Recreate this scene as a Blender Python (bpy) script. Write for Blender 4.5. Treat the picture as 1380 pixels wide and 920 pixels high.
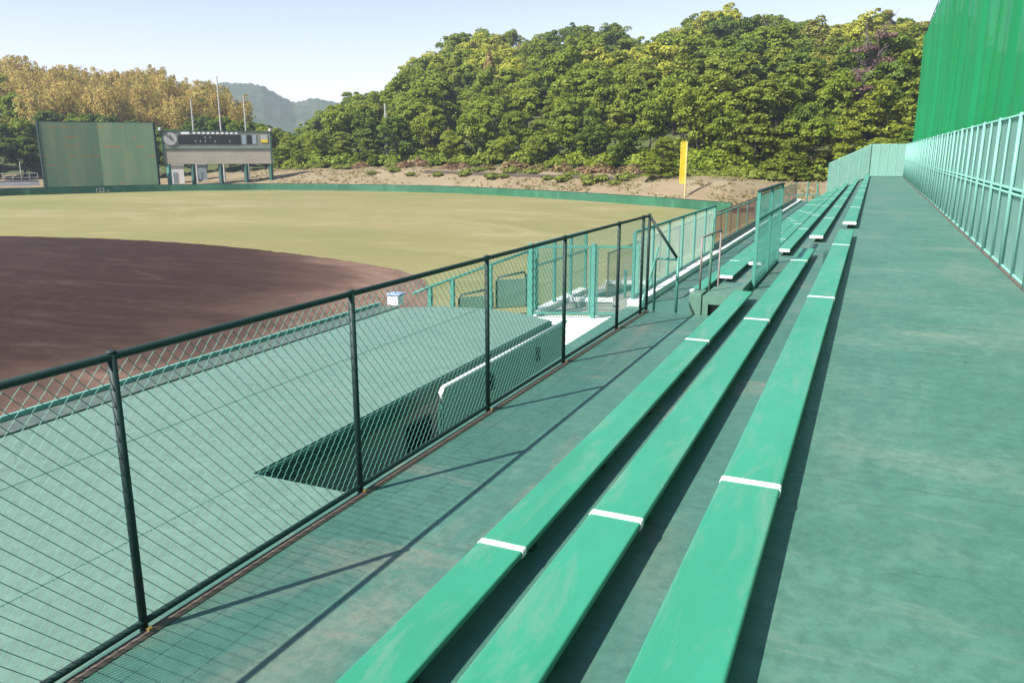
import bpy, bmesh, math, random
from mathutils import Vector, Matrix
import numpy as np
random.seed(7); rng = np.random.default_rng(11)
R = math.radians
for o in list(bpy.data.objects): bpy.data.objects.remove(o)
SC = bpy.context.scene
COL = SC.collection

# ------------------------------------------------------------------ camera, sky, sun, exposure
CAM = Vector((0, 0, 1.85)); PITCH = R(13.368); YAW = R(23.998); FPX = 1073.0
cd = bpy.data.cameras.new('camera'); co = bpy.data.objects.new('camera', cd); COL.objects.link(co)
cd.sensor_width = 36; cd.lens = FPX * 36 / 1380; cd.clip_start = 0.05; cd.clip_end = 6000
co.location = CAM; co.rotation_euler = (math.pi/2 - PITCH, 0, YAW)
SC.camera = co

SUN = Vector((-.91, -1.52, 1.74)).normalized()
w = bpy.data.worlds.new('World'); SC.world = w; w.use_nodes = True
nt = w.node_tree; bg = nt.nodes['Background']
sky = nt.nodes.new('ShaderNodeTexSky'); sky.sky_type = 'NISHITA'; sky.sun_disc = False
sky.sun_elevation = math.asin(SUN.z); sky.sun_rotation = math.atan2(SUN.x, SUN.y)
sky.air_density = 1.0; sky.dust_density = 0.15; sky.ozone_density = 1.0
tint = nt.nodes.new('ShaderNodeMix'); tint.data_type = 'RGBA'; tint.blend_type = 'MULTIPLY'; tint.inputs[0].default_value = 1; tint.inputs[7].default_value = (1.19, .985, 1.02, 1)
nt.links.new(sky.outputs[0], tint.inputs[6]); nt.links.new(tint.outputs[2], bg.inputs[0]); bg.inputs[1].default_value = 0.092
sd = bpy.data.lights.new('sun', 'SUN'); so = bpy.data.objects.new('sun', sd); COL.objects.link(so)
sd.energy = 4.4; sd.angle = R(0.5); sd.color = (1, .955, .88)
so.rotation_euler = (-SUN).to_track_quat('-Z', 'Y').to_euler()
vs = SC.view_settings; vs.view_transform = 'Standard'; vs.look = 'None'; vs.exposure = 1.13; vs.gamma = 1
vs.use_curve_mapping = False

# ------------------------------------------------------------------ placing helpers
_fh = Vector((-math.sin(YAW), math.cos(YAW), 0)); _r = Vector((math.cos(YAW), math.sin(YAW), 0))
_fw = _fh*math.cos(PITCH) - Vector((0,0,math.sin(PITCH))); _up = _fh*math.sin(PITCH) + Vector((0,0,math.cos(PITCH)))
def ray(x, y): return _fw*FPX + _r*(x-690) - _up*(y-460)
def at(x, y, D):                      # survey: bearing and elevation of a photo point, at ground distance D
    d = ray(x, y); return CAM + d*(D/math.hypot(d.x, d.y))
def atz(x, y, z):
    d = ray(x, y); return CAM + d*((z-CAM.z)/d.z)
def atY(x, y, Y):
    d = ray(x, y); return CAM + d*(Y/d.y)
def az(x):                            # bearing of a photo column (at the horizon)
    d = ray(x, 205); return math.atan2(d.x, d.y)
def interp(x, pts): return float(np.interp(x, [p[0] for p in pts], [p[1] for p in pts]))

# ------------------------------------------------------------------ mesh helpers
class MB:
    def __init__(s): s.v = []; s.f = []
    def add(s, vs, fs):
        b = len(s.v); s.v += [tuple(v) for v in vs]; s.f += [tuple(i+b for i in f) for f in fs]; return s
    def box(s, x0, x1, y0, y1, z0, z1):
        v = [(x0,y0,z0),(x1,y0,z0),(x1,y1,z0),(x0,y1,z0),(x0,y0,z1),(x1,y0,z1),(x1,y1,z1),(x0,y1,z1)]
        return s.add(v, [(0,3,2,1),(4,5,6,7),(0,1,5,4),(1,2,6,5),(2,3,7,6),(3,0,4,7)])
    def tube(s, pts, r, n=8, cap=True):
        pts = [Vector(p) for p in pts]; rs = r if isinstance(r, (list, tuple)) else [r]*len(pts)
        V = []; F = []
        for i, p in enumerate(pts):
            a = pts[max(i-1,0)]; b = pts[min(i+1,len(pts)-1)]; t = (b-a).normalized()
            u = t.cross(Vector((0,0,1)) if abs(t.z) < .95 else Vector((0,1,0))).normalized(); w_ = t.cross(u)
            for k in range(n):
                c = 2*math.pi*(k+.5)/n; V.append(p + (u*math.cos(c) + w_*math.sin(c))*rs[i])
        for i in range(len(pts)-1):
            for k in range(n):
                k2 = (k+1) % n; F.append((i*n+k, i*n+k2, (i+1)*n+k2, (i+1)*n+k))
        if cap:
            F.append(tuple(range(n-1,-1,-1))); F.append(tuple((len(pts)-1)*n+k for k in range(n)))
        return s.add(V, F)
    def bar(s, a, b, wd=.05, ht=.05):     # rectangular bar, width sideways, height along 'up'
        a = Vector(a); b = Vector(b); t = (b-a).normalized()
        u = t.cross(Vector((0,0,1)) if abs(t.z) < .95 else Vector((0,1,0))).normalized(); h = u.cross(t).normalized()
        V = []
        for p in (a, b):
            for su, sh in ((-1,-1),(1,-1),(1,1),(-1,1)): V.append(p + u*(su*wd/2) + h*(sh*ht/2))
        return s.add(V, [(0,1,2,3),(7,6,5,4),(0,4,5,1),(1,5,6,2),(2,6,7,3),(3,7,4,0)])
    def extrude_y(s, prof, y0, y1):       # closed (x,z) profile along Y
        n = len(prof); V = [(x,y0,z) for x,z in prof] + [(x,y1,z) for x,z in prof]
        F = [(i,(i+1)%n,n+(i+1)%n,n+i) for i in range(n)] + [tuple(range(n-1,-1,-1)), tuple(range(n,2*n))]
        return s.add(V, F)
    def prism(s, poly, z0, z1):           # (x,y) outline, counter clockwise
        n = len(poly); V = [(x,y,z0) for x,y in poly] + [(x,y,z1) for x,y in poly]
        F = [(i,(i+1)%n,n+(i+1)%n,n+i) for i in range(n)] + [tuple(range(n-1,-1,-1)), tuple(range(n,2*n))]
        return s.add(V, F)
    def build(s, name, m, parent=None, smooth=False, bevel=0, loc=None):
        me = bpy.data.meshes.new(name); me.from_pydata(s.v, [], s.f)
        bm = bmesh.new(); bm.from_mesh(me); bmesh.ops.recalc_face_normals(bm, faces=bm.faces); bm.to_mesh(me); bm.free()
        if smooth:
            me.polygons.foreach_set('use_smooth', [True]*len(me.polygons))
        me.materials.append(m); o = bpy.data.objects.new(name, me); COL.objects.link(o)
        if parent:
            o.parent = parent; o.location = -Vector(parent.location) if parent.parent is None else (0,0,0)   # parts written in world numbers
        if loc: o.location = loc
        if bevel:
            b = o.modifiers.new('bevel', 'BEVEL'); b.width = bevel; b.segments = 2; b.limit_method = 'ANGLE'
        return o

def tag(o, label=None, cat=None, group=None, kind=None):
    if label: o['label'] = label
    if cat: o['category'] = cat
    if group: o['group'] = group
    if kind: o['kind'] = kind
    return o
def thing(name, label, cat, loc=(0,0,0), group=None):
    o = bpy.data.objects.new(name, None); COL.objects.link(o); o.location = loc; o.empty_display_size = .2
    return tag(o, label, cat, group)

# ------------------------------------------------------------------ materials
def new(name):
    m = bpy.data.materials.new(name); m.use_nodes = True; return m, m.node_tree, m.node_tree.nodes['Principled BSDF']
def N(t, typ, **kw):
    n = t.nodes.new(typ)
    for k, v in kw.items(): setattr(n, k, v)
    return n
def rgba(c): return (*c, 1)
def noise(t, scale, detail=4, rough=.6, vec=None, scl=None, dist=0):
    n = N(t, 'ShaderNodeTexNoise'); n.inputs['Scale'].default_value = scale; n.inputs['Detail'].default_value = detail
    n.inputs['Roughness'].default_value = rough; n.inputs['Distortion'].default_value = dist
    if vec is None:
        g = N(t, 'ShaderNodeNewGeometry'); vec = g.outputs['Position']
    if scl:
        mp = N(t, 'ShaderNodeMapping'); mp.inputs['Scale'].default_value = scl; t.links.new(vec, mp.inputs[0]); vec = mp.outputs[0]
    t.links.new(vec, n.inputs['Vector']); return n.outputs['Fac']
def ramp(t, fac, stops):
    r = N(t, 'ShaderNodeValToRGB'); e = r.color_ramp.elements
    while len(e) < len(stops): e.new(.5)
    for q, (p, c) in zip(e, stops): q.position = p; q.color = rgba(c) if len(c) == 3 else c
    t.links.new(fac, r.inputs[0]); return r.outputs[0]
def mix(t, fac, a, b, mode='MIX'):
    n = N(t, 'ShaderNodeMix', data_type='RGBA', blend_type=mode)
    for sock, v in ((n.inputs[0], fac), (n.inputs[6], a), (n.inputs[7], b)):
        if isinstance(v, (int, float)): sock.default_value = v
        elif isinstance(v, tuple): sock.default_value = rgba(v)
        else: t.links.new(v, sock)
    return n.outputs[2]
def step(t, fac, lo, hi): return ramp(t, fac, [(lo, (0,0,0)), (hi, (1,1,1))])
def bump(t, bsdf, h, strength=.3, dist=.01):
    b = N(t, 'ShaderNodeBump'); b.inputs['Strength'].default_value = strength; b.inputs['Distance'].default_value = dist
    t.links.new(h, b.inputs['Height']); t.links.new(b.outputs[0], bsdf.inputs['Normal'])
K = .64                                  # paints were measured off the sunlit picture; bring them back to real reflectance
def paint(name, c, rough=.45, var=.25, scale=3, scl=None, dirt=(.25,.2,.15), dirt_amt=.15, metal=0):
    c = tuple(K*x for x in c) if max(c) < .8 and 'yellow' not in name else c; dirt = tuple(K*x for x in dirt)
    m, t, b = new(name)
    d = tuple(x*(1-var) for x in c)
    base = mix(t, step(t, noise(t, scale, 5, .6, scl=scl), .35, .65), d, c)
    base = mix(t, step(t, noise(t, scale*4.3, 6, .7, scl=scl), .60, .75), base, dirt) if dirt_amt >= 1 else \
        mix(t, ramp(t, noise(t, scale*2.3, 6, .7, scl=scl), [(.55,(0,0,0)),(.78,(dirt_amt,)*3)]), base, dirt)
    t.links.new(base, b.inputs['Base Color']); b.inputs['Roughness'].default_value = rough; b.inputs['Metallic'].default_value = metal
    return m

def floor_mat(name, c1, c2, worn, w_amt=.5):
    c1, c2, worn = [tuple(K*x for x in c) for c in (c1, c2, worn)]
    m, t, b = new(name)
    n1 = noise(t, .55, 6, .65); n2 = noise(t, 3.2, 7, .7, dist=.4); n3 = noise(t, 22, 5, .7); n4 = noise(t, .9, 5, .7, scl=(1,.25,1), dist=.8)
    base = mix(t, step(t, n1, .3, .7), c1, c2)
    base = mix(t, ramp(t, n2, [(.35,(0,0,0)),(.75,(.55,.55,.55))]), base, tuple(.72*x for x in c1))
    base = mix(t, ramp(t, n4, [(.52,(0,0,0)),(.75,(w_amt,)*3)]), base, worn)
    base = mix(t, ramp(t, n3, [(.62,(0,0,0)),(.8,(.5,.5,.5))]), base, tuple(min(1,1.25*x) for x in worn))
    sp = noise(t, 60, 3, .6)
    base = mix(t, ramp(t, sp, [(.70,(0,0,0)),(.78,(.45,.45,.45))]), base, (.5,.52,.42))
    st = noise(t, .8, 6, .72, scl=(.28,1.1,1), dist=.6)
    base = mix(t, ramp(t, st, [(.55,(0,0,0)),(.70,(w_amt*1.1,)*3)]), base, tuple(min(1,x*1.12) for x in worn))
    fine = noise(t, 9, 8, .78, dist=.3)
    base = mix(t, ramp(t, fine, [(.40,(.45,.45,.45)),(.56,(0,0,0))]), base, tuple(.62*x for x in c1))
    vo = N(t, 'ShaderNodeTexVoronoi', feature='DISTANCE_TO_EDGE'); vo.inputs['Scale'].default_value = .42
    gq = N(t, 'ShaderNodeNewGeometry'); nd = N(t, 'ShaderNodeTexNoise'); nd.inputs['Scale'].default_value = 1.6; nd.inputs['Detail'].default_value = 5; t.links.new(gq.outputs['Position'], nd.inputs['Vector'])
    va = N(t, 'ShaderNodeVectorMath', operation='MULTIPLY_ADD'); t.links.new(nd.outputs['Color'], va.inputs[0]); va.inputs[1].default_value = (1.1,1.1,0); t.links.new(gq.outputs['Position'], va.inputs[2]); t.links.new(va.outputs[0], vo.inputs['Vector'])
    crk = ramp(t, vo.outputs['Distance'], [(0,(.5,.5,.5)),(.006,(0,0,0))]); gate_ = ramp(t, noise(t, .35, 3, .5), [(.52,(0,0,0)),(.6,(1,1,1))])
    base = mix(t, mix(t, 1.0, crk, gate_, 'MULTIPLY'), base, tuple(.4*x for x in c1))
    sp_ = N(t, 'ShaderNodeSeparateXYZ'); t.links.new(gq.outputs['Position'], sp_.inputs[0])
    ml = N(t, 'ShaderNodeMath', operation='MULTIPLY_ADD'); t.links.new(sp_.outputs[1], ml.inputs[0]); ml.inputs[1].default_value = 1/6.05; ml.inputs[2].default_value = .22
    fr_ = N(t, 'ShaderNodeMath', operation='FRACT'); t.links.new(ml.outputs[0], fr_.inputs[0])
    base = mix(t, ramp(t, fr_.outputs[0], [(0,(.55,.55,.55)),(.0014,(.55,.55,.55)),(.0022,(0,0,0))]), base, tuple(.45*x for x in c1))
    t.links.new(base, b.inputs['Base Color']); b.inputs['Roughness'].default_value = .55
    b.inputs['Specular IOR Level'].default_value = .45
    bump(t, b, n3, .25, .006); return m

def bench_mat():
    m, t, b = new('bench_paint')
    base = mix(t, step(t, noise(t, 1.3, 5, .65, scl=(1.5,.4,1)), .3, .7), (.030,.235,.132), (.038,.285,.168))
    base = mix(t, ramp(t, noise(t, 2.2, 7, .75, scl=(2.2,.45,1), dist=.5), [(.50,(0,0,0)),(.70,(.7,.7,.7))]), base, (.15,.27,.19))
    base = mix(t, ramp(t, noise(t, 9, 6, .75, scl=(3,.35,1)), [(.60,(0,0,0)),(.74,(.35,.35,.35))]), base, (.025,.19,.11))
    base = mix(t, ramp(t, noise(t, 75, 2, .5), [(.735,(0,0,0)),(.76,(.6,.6,.6))]), base, (.30,.36,.27))
    t.links.new(base, b.inputs['Base Color'])
    ro = ramp(t, noise(t, 3, 6, .7, scl=(2,.5,1)), [(.3,(.30,.30,.30)),(.7,(.52,.52,.52))]); t.links.new(ro, b.inputs['Roughness'])
    bump(t, b, noise(t, 30, 4, .6, scl=(2.5,.2,1)), .12, .002); return m
M = {}
M['floor'] = floor_mat('walkway_paint', (.080,.245,.172), (.160,.350,.265), (.34,.385,.30), .5)
M['tier'] = floor_mat('tier_paint', (.080,.245,.180), (.130,.305,.238), (.38,.31,.24), .55)
M['roof'] = floor_mat('roof_paint', (.20,.345,.26), (.245,.40,.31), (.25,.33,.26), .35)
M['bench'] = bench_mat()
M['white'] = paint('white_plastic', (.84,.83,.80), .5, .10, 9, None, (.62,.55,.42), .6)
M['steel_dark'] = paint('bracket_steel', (.05,.09,.08), .5, .3, 8)
M['fence'] = paint('fence_green', (.006,.046,.037), .6, .2, 6, None, (.12,.1,.06), .15)
M['wire'] = paint('wire_green', (.07,.31,.24), .6, .15, 9)
M['mint'] = paint('mint_paint', (.28,.63,.52), .5, .12, 3, None, (.2,.4,.34), .3)
M['mintwire'] = paint('mint_wire', (.45,.795,.68), .5, .1, 5)
M['teal'] = paint('teal_paint', (.10,.40,.315), .45, .15, 4, None, (.2,.3,.25), .3)
M['darkgreen'] = paint('dark_green_paint', (.05,.17,.13), .5, .25, 3)
M['stair'] = paint('stair_green', (.15,.33,.23), .6, .25, 4, None, (.32,.27,.2), .6)
M['gal'] = paint('galvanised_pipe', (.33,.28,.25), .5, .2, 8, None, (.2,.12,.08), .5)
M['concrete'] = paint('concrete', (.40,.41,.37), .85, .2, 2, None, (.25,.24,.2), .5)
M['whitecon'] = paint('white_concrete', (.84,.83,.79), .85, .1, 1.5, None, (.5,.48,.42), .4)
M['kerb'] = paint('kerb_concrete', (.5,.47,.41), .85, .2, 2.5, None, (.3,.24,.2), .5)
M['brownkerb'] = paint('worn_kerb', (.26,.19,.15), .85, .3, 5, None, (.12,.2,.16), .6)
M['yellow'] = paint('yellow_paint', (.79,.56,.03), .5, .1, 2)
M['brass'] = paint('bolt_brass', (.4,.28,.08), .4, .2, 20)
M['timber'] = paint('timber_edge', (.14,.11,.09), .9, .3, 3)
M['bark'] = paint('bark', (.10,.075,.055), .95, .4, 5)
M['bark_grey'] = paint('bark_grey', (.26,.21,.19), .95, .3, 5)
M['polewhite'] = paint('pole_white', (.66,.65,.62), .5, .1, 2)
M['sbgreen'] = paint('board_green', (.34,.38,.30), .6, .2, .6)
M['sbtan'] = paint('board_tan', (.62,.55,.42), .7, .12, .5, None, (.2,.18,.15), .3)
M['sbdark'] = paint('board_dark', (.022,.028,.026), .4, .4, 1.2)
M['bluewhite'] = paint('pale_blue', (.45,.56,.62), .5, .15, 1)
M['blue'] = paint('pale_blue_lid', (.40,.52,.78), .5, .1, 6)
M['pads'] = paint('screen_sheet', (.24,.42,.31), .7, .2, 1.5)
M['palewall'] = paint('pale_grey_wall', (.76,.79,.72), .85, .12, 2, None, (.4,.38,.32), .4)
M['mark'] = paint('faded_mark', (.79,.79,.74), .7, .2, 4)
M['redmesh'] = paint('brown_net', (.16,.09,.065), .8, .2, 3)
M['reddirt'] = paint('red_clay', (.36,.15,.085), .95, .25, .6, None, (.25,.2,.1), .6)

def wall_pad():
    m, t, b = new('wall_pad'); base = mix(t, step(t, noise(t, .35, 5, .6), .35, .65), (.016,.10,.048), (.034,.15,.08))
    base = mix(t, ramp(t, noise(t, 1.8, 5, .7, scl=(1,1,.3)), [(.55,(0,0,0)),(.8,(.5,.5,.5))]), base, (.12,.3,.2))
    t.links.new(base, b.inputs['Base Color']); b.inputs['Roughness'].default_value = .6; return m
M['pad'] = wall_pad()

def grass_mat():
    m, t, b = new('turf')
    a = noise(t, .05, 5, .6, dist=.6); n2 = noise(t, .35, 6, .7); n3 = noise(t, 2.5, 6, .75); n4 = noise(t, .06, 4, .6, scl=(.35,1.3,1))
    base = mix(t, step(t, a, .35, .65), (0.199,0.194,0.078), (0.276,0.235,0.114))
    base = mix(t, ramp(t, n4, [(.45,(0,0,0)),(.68,(0.429,0.429,0.429))]), base, (0.330,0.262,0.149))
    base = mix(t, ramp(t, n2, [(.4,(0,0,0)),(.7,(0.330,0.330,0.330))]), base, (0.169,0.183,0.059))
    base = mix(t, ramp(t, n3, [(.5,(0,0,0)),(.75,(0.330,0.330,0.330))]), base, (0.254,0.225,0.103))
    base = mix(t, ramp(t, noise(t, .11, 6, .72, scl=(.6,1.2,1), dist=1), [(.50,(0,0,0)),(.68,(.5,.5,.5))]), base, (0.395,0.340,0.197))
    base = mix(t, ramp(t, noise(t, .028, 4, .6, dist=.5), [(.5,(0,0,0)),(.66,(.6,.6,.6))]), base, (0.183,0.206,0.061))
    base = mix(t, ramp(t, noise(t, 6, 5, .8), [(.45,(.4,.4,.4)),(.6,(0,0,0))]), base, (0.157,0.154,0.056))
    g = N(t, 'ShaderNodeNewGeometry'); sp = N(t, 'ShaderNodeSeparateXYZ'); t.links.new(g.outputs['Position'], sp.inputs[0])
    t.links.new(base, b.inputs['Base Color']); b.inputs['Roughness'].default_value = .95; b.inputs['Specular IOR Level'].default_value = .1
    bump(t, b, n3, .5, .03); return m
M['grass'] = grass_mat()
def dirt_mat():
    m, t, b = new('infield_soil')
    g = N(t, 'ShaderNodeNewGeometry')
    d = N(t, 'ShaderNodeVectorMath', operation='DISTANCE'); d.inputs[1].default_value = (-43, 14, -3.5); t.links.new(g.outputs['Position'], d.inputs[0])
    nz = noise(t, .10, 5, .65, scl=(.6,1.6,1), dist=.8)
    s = N(t, 'ShaderNodeMath', operation='MULTIPLY_ADD'); t.links.new(nz, s.inputs[0]); s.inputs[1].default_value = 11; t.links.new(d.outputs['Value'], s.inputs[2])
    mr = N(t, 'ShaderNodeMapRange'); t.links.new(s.outputs[0], mr.inputs[0]); mr.inputs[1].default_value = 25.5; mr.inputs[2].default_value = 33.5
    base = ramp(t, mr.outputs[0], [(0,(.030,.0180,.0135)),(.35,(.041,.0245,.018)),(.7,(.088,.055,.040)),(1,(.195,.128,.093))])
    wv = N(t, 'ShaderNodeTexWave', wave_type='RINGS', rings_direction='Z'); wv.inputs['Scale'].default_value = .34; wv.inputs['Distortion'].default_value = 5
    wv.inputs['Detail'].default_value = 3; wv.inputs['Detail Scale'].default_value = .4
    mp = N(t, 'ShaderNodeMapping'); mp.inputs['Location'].default_value = (23.5, -22.5, 0); t.links.new(g.outputs['Position'], mp.inputs[0]); t.links.new(mp.outputs[0], wv.inputs[0])
    base = mix(t, ramp(t, wv.outputs['Fac'], [(.55,(0,0,0)),(1,(.30,.30,.30))]), base, mix(t, mr.outputs[0], (.05,.029,.022), (.09,.053,.038)))
    base = mix(t, ramp(t, noise(t, .45, 7, .75, scl=(.35,1.6,1), dist=1.2), [(.5,(0,0,0)),(.72,(.4,.4,.4))]), base, (.125,.078,.056))
    base = mix(t, ramp(t, noise(t, .16, 6, .7, dist=1.5), [(.45,(0,0,0)),(.65,(.5,.5,.5))]), base, (.045,.027,.021))
    base = mix(t, ramp(t, noise(t, 1.2, 7, .75), [(.5,(0,0,0)),(.8,(.35,.35,.35))]), base, (.02,.012,.011))
    t.links.new(base, b.inputs['Base Color']); b.inputs['Roughness'].default_value = .95; b.inputs['Specular IOR Level'].default_value = .1
    bump(t, b, noise(t, 3, 7, .75), .4, .03); return m
M['dirt'] = dirt_mat()
def ground_mat():
    m, t, b = new('dry_bank')
    base = mix(t, step(t, noise(t, .18, 6, .65), .35, .65), (0.205,0.157,0.094), (0.261,0.213,0.135))
    base = mix(t, ramp(t, noise(t, .5, 6, .7), [(.5,(0,0,0)),(.72,(0.462,0.462,0.462))]), base, (0.142,0.144,0.060))
    base = mix(t, ramp(t, noise(t, 2.2, 6, .75), [(.5,(0,0,0)),(.8,(0.330,0.330,0.330))]), base, (0.159,0.113,0.067))
    t.links.new(base, b.inputs['Base Color']); b.inputs['Roughness'].default_value = 1; b.inputs['Specular IOR Level'].default_value = .05
    bump(t, b, noise(t, 1.5, 6, .7), .6, .15); return m
M['bank'] = ground_mat()
def forest_floor():
    m, t, b = new('forest_floor'); base = mix(t, step(t, noise(t, .4, 6, .7), .35, .65), (.045,.065,.015), (.09,.11,.03))
    t.links.new(base, b.inputs['Base Color']); b.inputs['Roughness'].default_value = 1; return m
M['under'] = forest_floor()
def leaf(name, c1, c2, c3, trans=.38):
    m, t, b = new(name); oi = N(t, 'ShaderNodeObjectInfo')
    tc = N(t, 'ShaderNodeTexCoord'); g = N(t, 'ShaderNodeNewGeometry')
    base = mix(t, ramp(t, oi.outputs['Random'], [(0,(0,0,0)),(1,(1,1,1))]), c1, c2)
    base = mix(t, ramp(t, noise(t, .9, 3, .6), [(.42,(0,0,0)),(.66,(.75,.75,.75))]), base, c3)
    base = mix(t, ramp(t, g.outputs['Random Per Island'], [(.0,(0,0,0)),(1,(.45,.45,.45))]), base, tuple(.6*x for x in c1))
    t.links.new(base, b.inputs['Base Color']); b.inputs['Roughness'].default_value = .55; b.inputs['Specular IOR Level'].default_value = .25
    tr = N(t, 'ShaderNodeBsdfTranslucent'); t.links.new(base, tr.inputs[0])
    ms = N(t, 'ShaderNodeMixShader'); ms.inputs[0].default_value = trans
    t.links.new(b.outputs[0], ms.inputs[1]); t.links.new(tr.outputs[0], ms.inputs[2]); t.links.new(ms.outputs[0], t.nodes['Material Output'].inputs[0])
    return m
LEAF = dict(
    dark=leaf('leaf_dark', (.10,.17,.016), (.15,.23,.022), (.19,.27,.03)),
    mid=leaf('leaf_mid', (.19,.275,.02), (.27,.34,.028), (.31,.36,.035)),
    yellow=leaf('leaf_yellow', (.42,.45,.04), (.50,.51,.05), (.56,.56,.09)),
    pine=leaf('leaf_pine', (.18,.25,.022), (.29,.34,.03), (.35,.38,.045)),
    olive=leaf('leaf_olive', (.27,.28,.035), (.33,.32,.045), (.36,.36,.05)),
    bamboo=leaf('leaf_bamboo', (.52,.39,.10), (.60,.45,.12), (.36,.36,.07), .4),
    rust=leaf('leaf_rust', (.38,.25,.10), (.42,.30,.12), (.34,.30,.09)),
    mauve=leaf('twig_mauve', (.28,.17,.14), (.31,.19,.16), (.33,.22,.17)),
    azalea=leaf('leaf_azalea', (.30,.19,.10), (.24,.25,.05), (.40,.21,.17)),
    shrub=leaf('leaf_shrub', (.20,.25,.03), (.27,.30,.04), (.24,.28,.05)))

def net_mat():
    m, t, b = new('safety_net')
    base = mix(t, step(t, noise(t, .35, 5, .6, scl=(1,1,.25)), .35, .65), (.003,.29,.08), (.006,.36,.12))
    base = mix(t, ramp(t, noise(t, .55, 4, .6, scl=(1,1,.4)), [(.62,(0,0,0)),(.72,(.5,.5,.5))]), base, (0.0720,0.245,0.108))
    t.links.new(base, b.inputs['Base Color']); b.inputs['Roughness'].default_value = .7
    tr = N(t, 'ShaderNodeBsdfTranslucent'); t.links.new(base, tr.inputs[0])
    tp = N(t, 'ShaderNodeBsdfTransparent')
    m1 = N(t, 'ShaderNodeMixShader'); m1.inputs[0].default_value = .35; t.links.new(b.outputs[0], m1.inputs[1]); t.links.new(tr.outputs[0], m1.inputs[2])
    thin = ramp(t, noise(t, .33, 3, .5, scl=(1,1,.5)), [(.62,(.04,.04,.04)),(.72,(.28,.28,.28))])
    m2 = N(t, 'ShaderNodeMixShader'); t.links.new(thin, m2.inputs[0]); t.links.new(m1.outputs[0], m2.inputs[1]); t.links.new(tp.outputs[0], m2.inputs[2])
    t.links.new(m2.outputs[0], t.nodes['Material Output'].inputs[0]); return m
M['net'] = net_mat()
def eye_mat():
    m, t, b = new('batters_eye_sheet'); g = N(t, 'ShaderNodeNewGeometry')
    base = mix(t, step(t, noise(t, .25, 5, .6, scl=(1,1,.15)), .35, .65), (.07,.135,.07), (.098,.168,.088))
    base = mix(t, ramp(t, noise(t, .5, 5, .6, scl=(1,1,.12)), [(.5,(0,0,0)),(.72,(.6,.6,.6))]), base, (.19,.20,.085))
    sp = N(t, 'ShaderNodeSeparateXYZ'); t.links.new(g.outputs['Position'], sp.inputs[0])
    mu = N(t, 'ShaderNodeMath', operation='MULTIPLY'); t.links.new(sp.outputs[2], mu.inputs[0]); mu.inputs[1].default_value = 1/1.25
    fr = N(t, 'ShaderNodeMath', operation='FRACT'); t.links.new(mu.outputs[0], fr.inputs[0])
    row = ramp(t, fr.outputs[0], [(.02,(1,1,1)),(.10,(.9,.9,.9)),(.2,(0,0,0))])
    spots = ramp(t, noise(t, .8, 4, .7, scl=(1,1,.6)), [(.53,(0,0,0)),(.60,(.9,.9,.9))])
    rust = mix(t, 1.0, row, spots, 'MULTIPLY')
    base = mix(t, rust, base, (.24,.115,.025))
    t.links.new(base, b.inputs['Base Color']); b.inputs['Roughness'].default_value = .6; return m
M['eye'] = eye_mat()

# ------------------------------------------------------------------ ground, field, hills
FZ = -3.5
def S(o): o['kind'] = 'structure'; return o
g = MB(); n = 64; rad = 1150
g.add([(0,0,FZ-.05)] + [(rad*math.cos(2*math.pi*k/n), rad*math.sin(2*math.pi*k/n), FZ-.05) for k in range(n)], [(0,1+k,1+(k+1)%n) for k in range(n)])
S(g.build('ground', M['bank']))

WALL = [(-250,92),(-120,108),(-60,116)]
wall_px = [(0,264),(50,262.5),(100,261),(210,258),(300,256.6),(365,256),(470,257),(600,260),(700,265),(800,271.5),(880,277.5),(922,281),(985,287)]
wall_xy = [(-97,42),(-101,54)]
for x, y in wall_px:
    p = atz(x, y, FZ); wall_xy.append((p.x, p.y)); WALL.append((x, math.hypot(p.x, p.y)))
WALL += [(1040, 78), (1120, 78), (1200, 78), (1400, 90)]
def Dw(x): return interp(x, WALL)

def smooth_line(pts, k=6):               # Catmull-Rom
    out = []; P = [Vector(p) for p in pts]
    for i in range(len(P)-1):
        p0 = P[max(i-1,0)]; p1 = P[i]; p2 = P[i+1]; p3 = P[min(i+2,len(P)-1)]
        for j in range(k):
            t = j/k; out.append(.5*((2*p1)+(p2-p0)*t+(2*p0-5*p1+4*p2-p3)*t*t+(3*p1-p0-3*p2+p3)*t**3))
    out.append(P[-1]); return out
wl = smooth_line([(x,y,0) for x,y in wall_xy], 5)
gp = [(p.x, p.y) for p in wl] + [(-6.2,72),(-6.2,13),(-6.2,-60),(-97,-60)]
def sheet(name, poly, z, m):
    b = bmesh.new(); vs = [b.verts.new((x,y,z)) for x,y in poly]; f = b.faces.new(vs); bmesh.ops.triangulate(b, faces=[f]); bmesh.ops.recalc_face_normals(b, faces=b.faces)
    for f in b.faces:
        if f.normal.z < 0: f.normal_flip()
    me = bpy.data.meshes.new(name); b.to_mesh(me); b.free(); me.materials.append(m)
    o = bpy.data.objects.new(name, me); COL.objects.link(o); return S(o)
sheet('outfield_grass', gp, FZ-.012, M['grass'])
dl = smooth_line([(-96,18,0),(-72,27.5,0),(-58,32.5,0),(-48,35.2,0),(-41,36.1,0),(-35,35.8,0),(-30,34.9,0),(-25,33.6,0),(-20.5,31.9,0),(-17.6,29.8,0),(-15.2,26.5,0),(-13.2,22.5,0),(-12,18,0)], 14)
dl = [p + Vector((rng.uniform(-.03,.03), rng.uniform(-.12,.12), 0)) if p.x < -18 else p + Vector((rng.uniform(-.07,.07),0,0)) for p in dl]
sheet('infield_dirt', [(p.x,p.y) for p in dl] + [(-9.4,14),(-7,12),(-7,-58),(-95,-58)], FZ, M['dirt'])
sheet('concrete_apron', [(-10.6,12.0),(-3.95,12.0),(-3.95,19.9),(-5.5,20.2),(-5.5,26.0),(-10.6,24.2)], FZ+.006, M['whitecon'])

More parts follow.
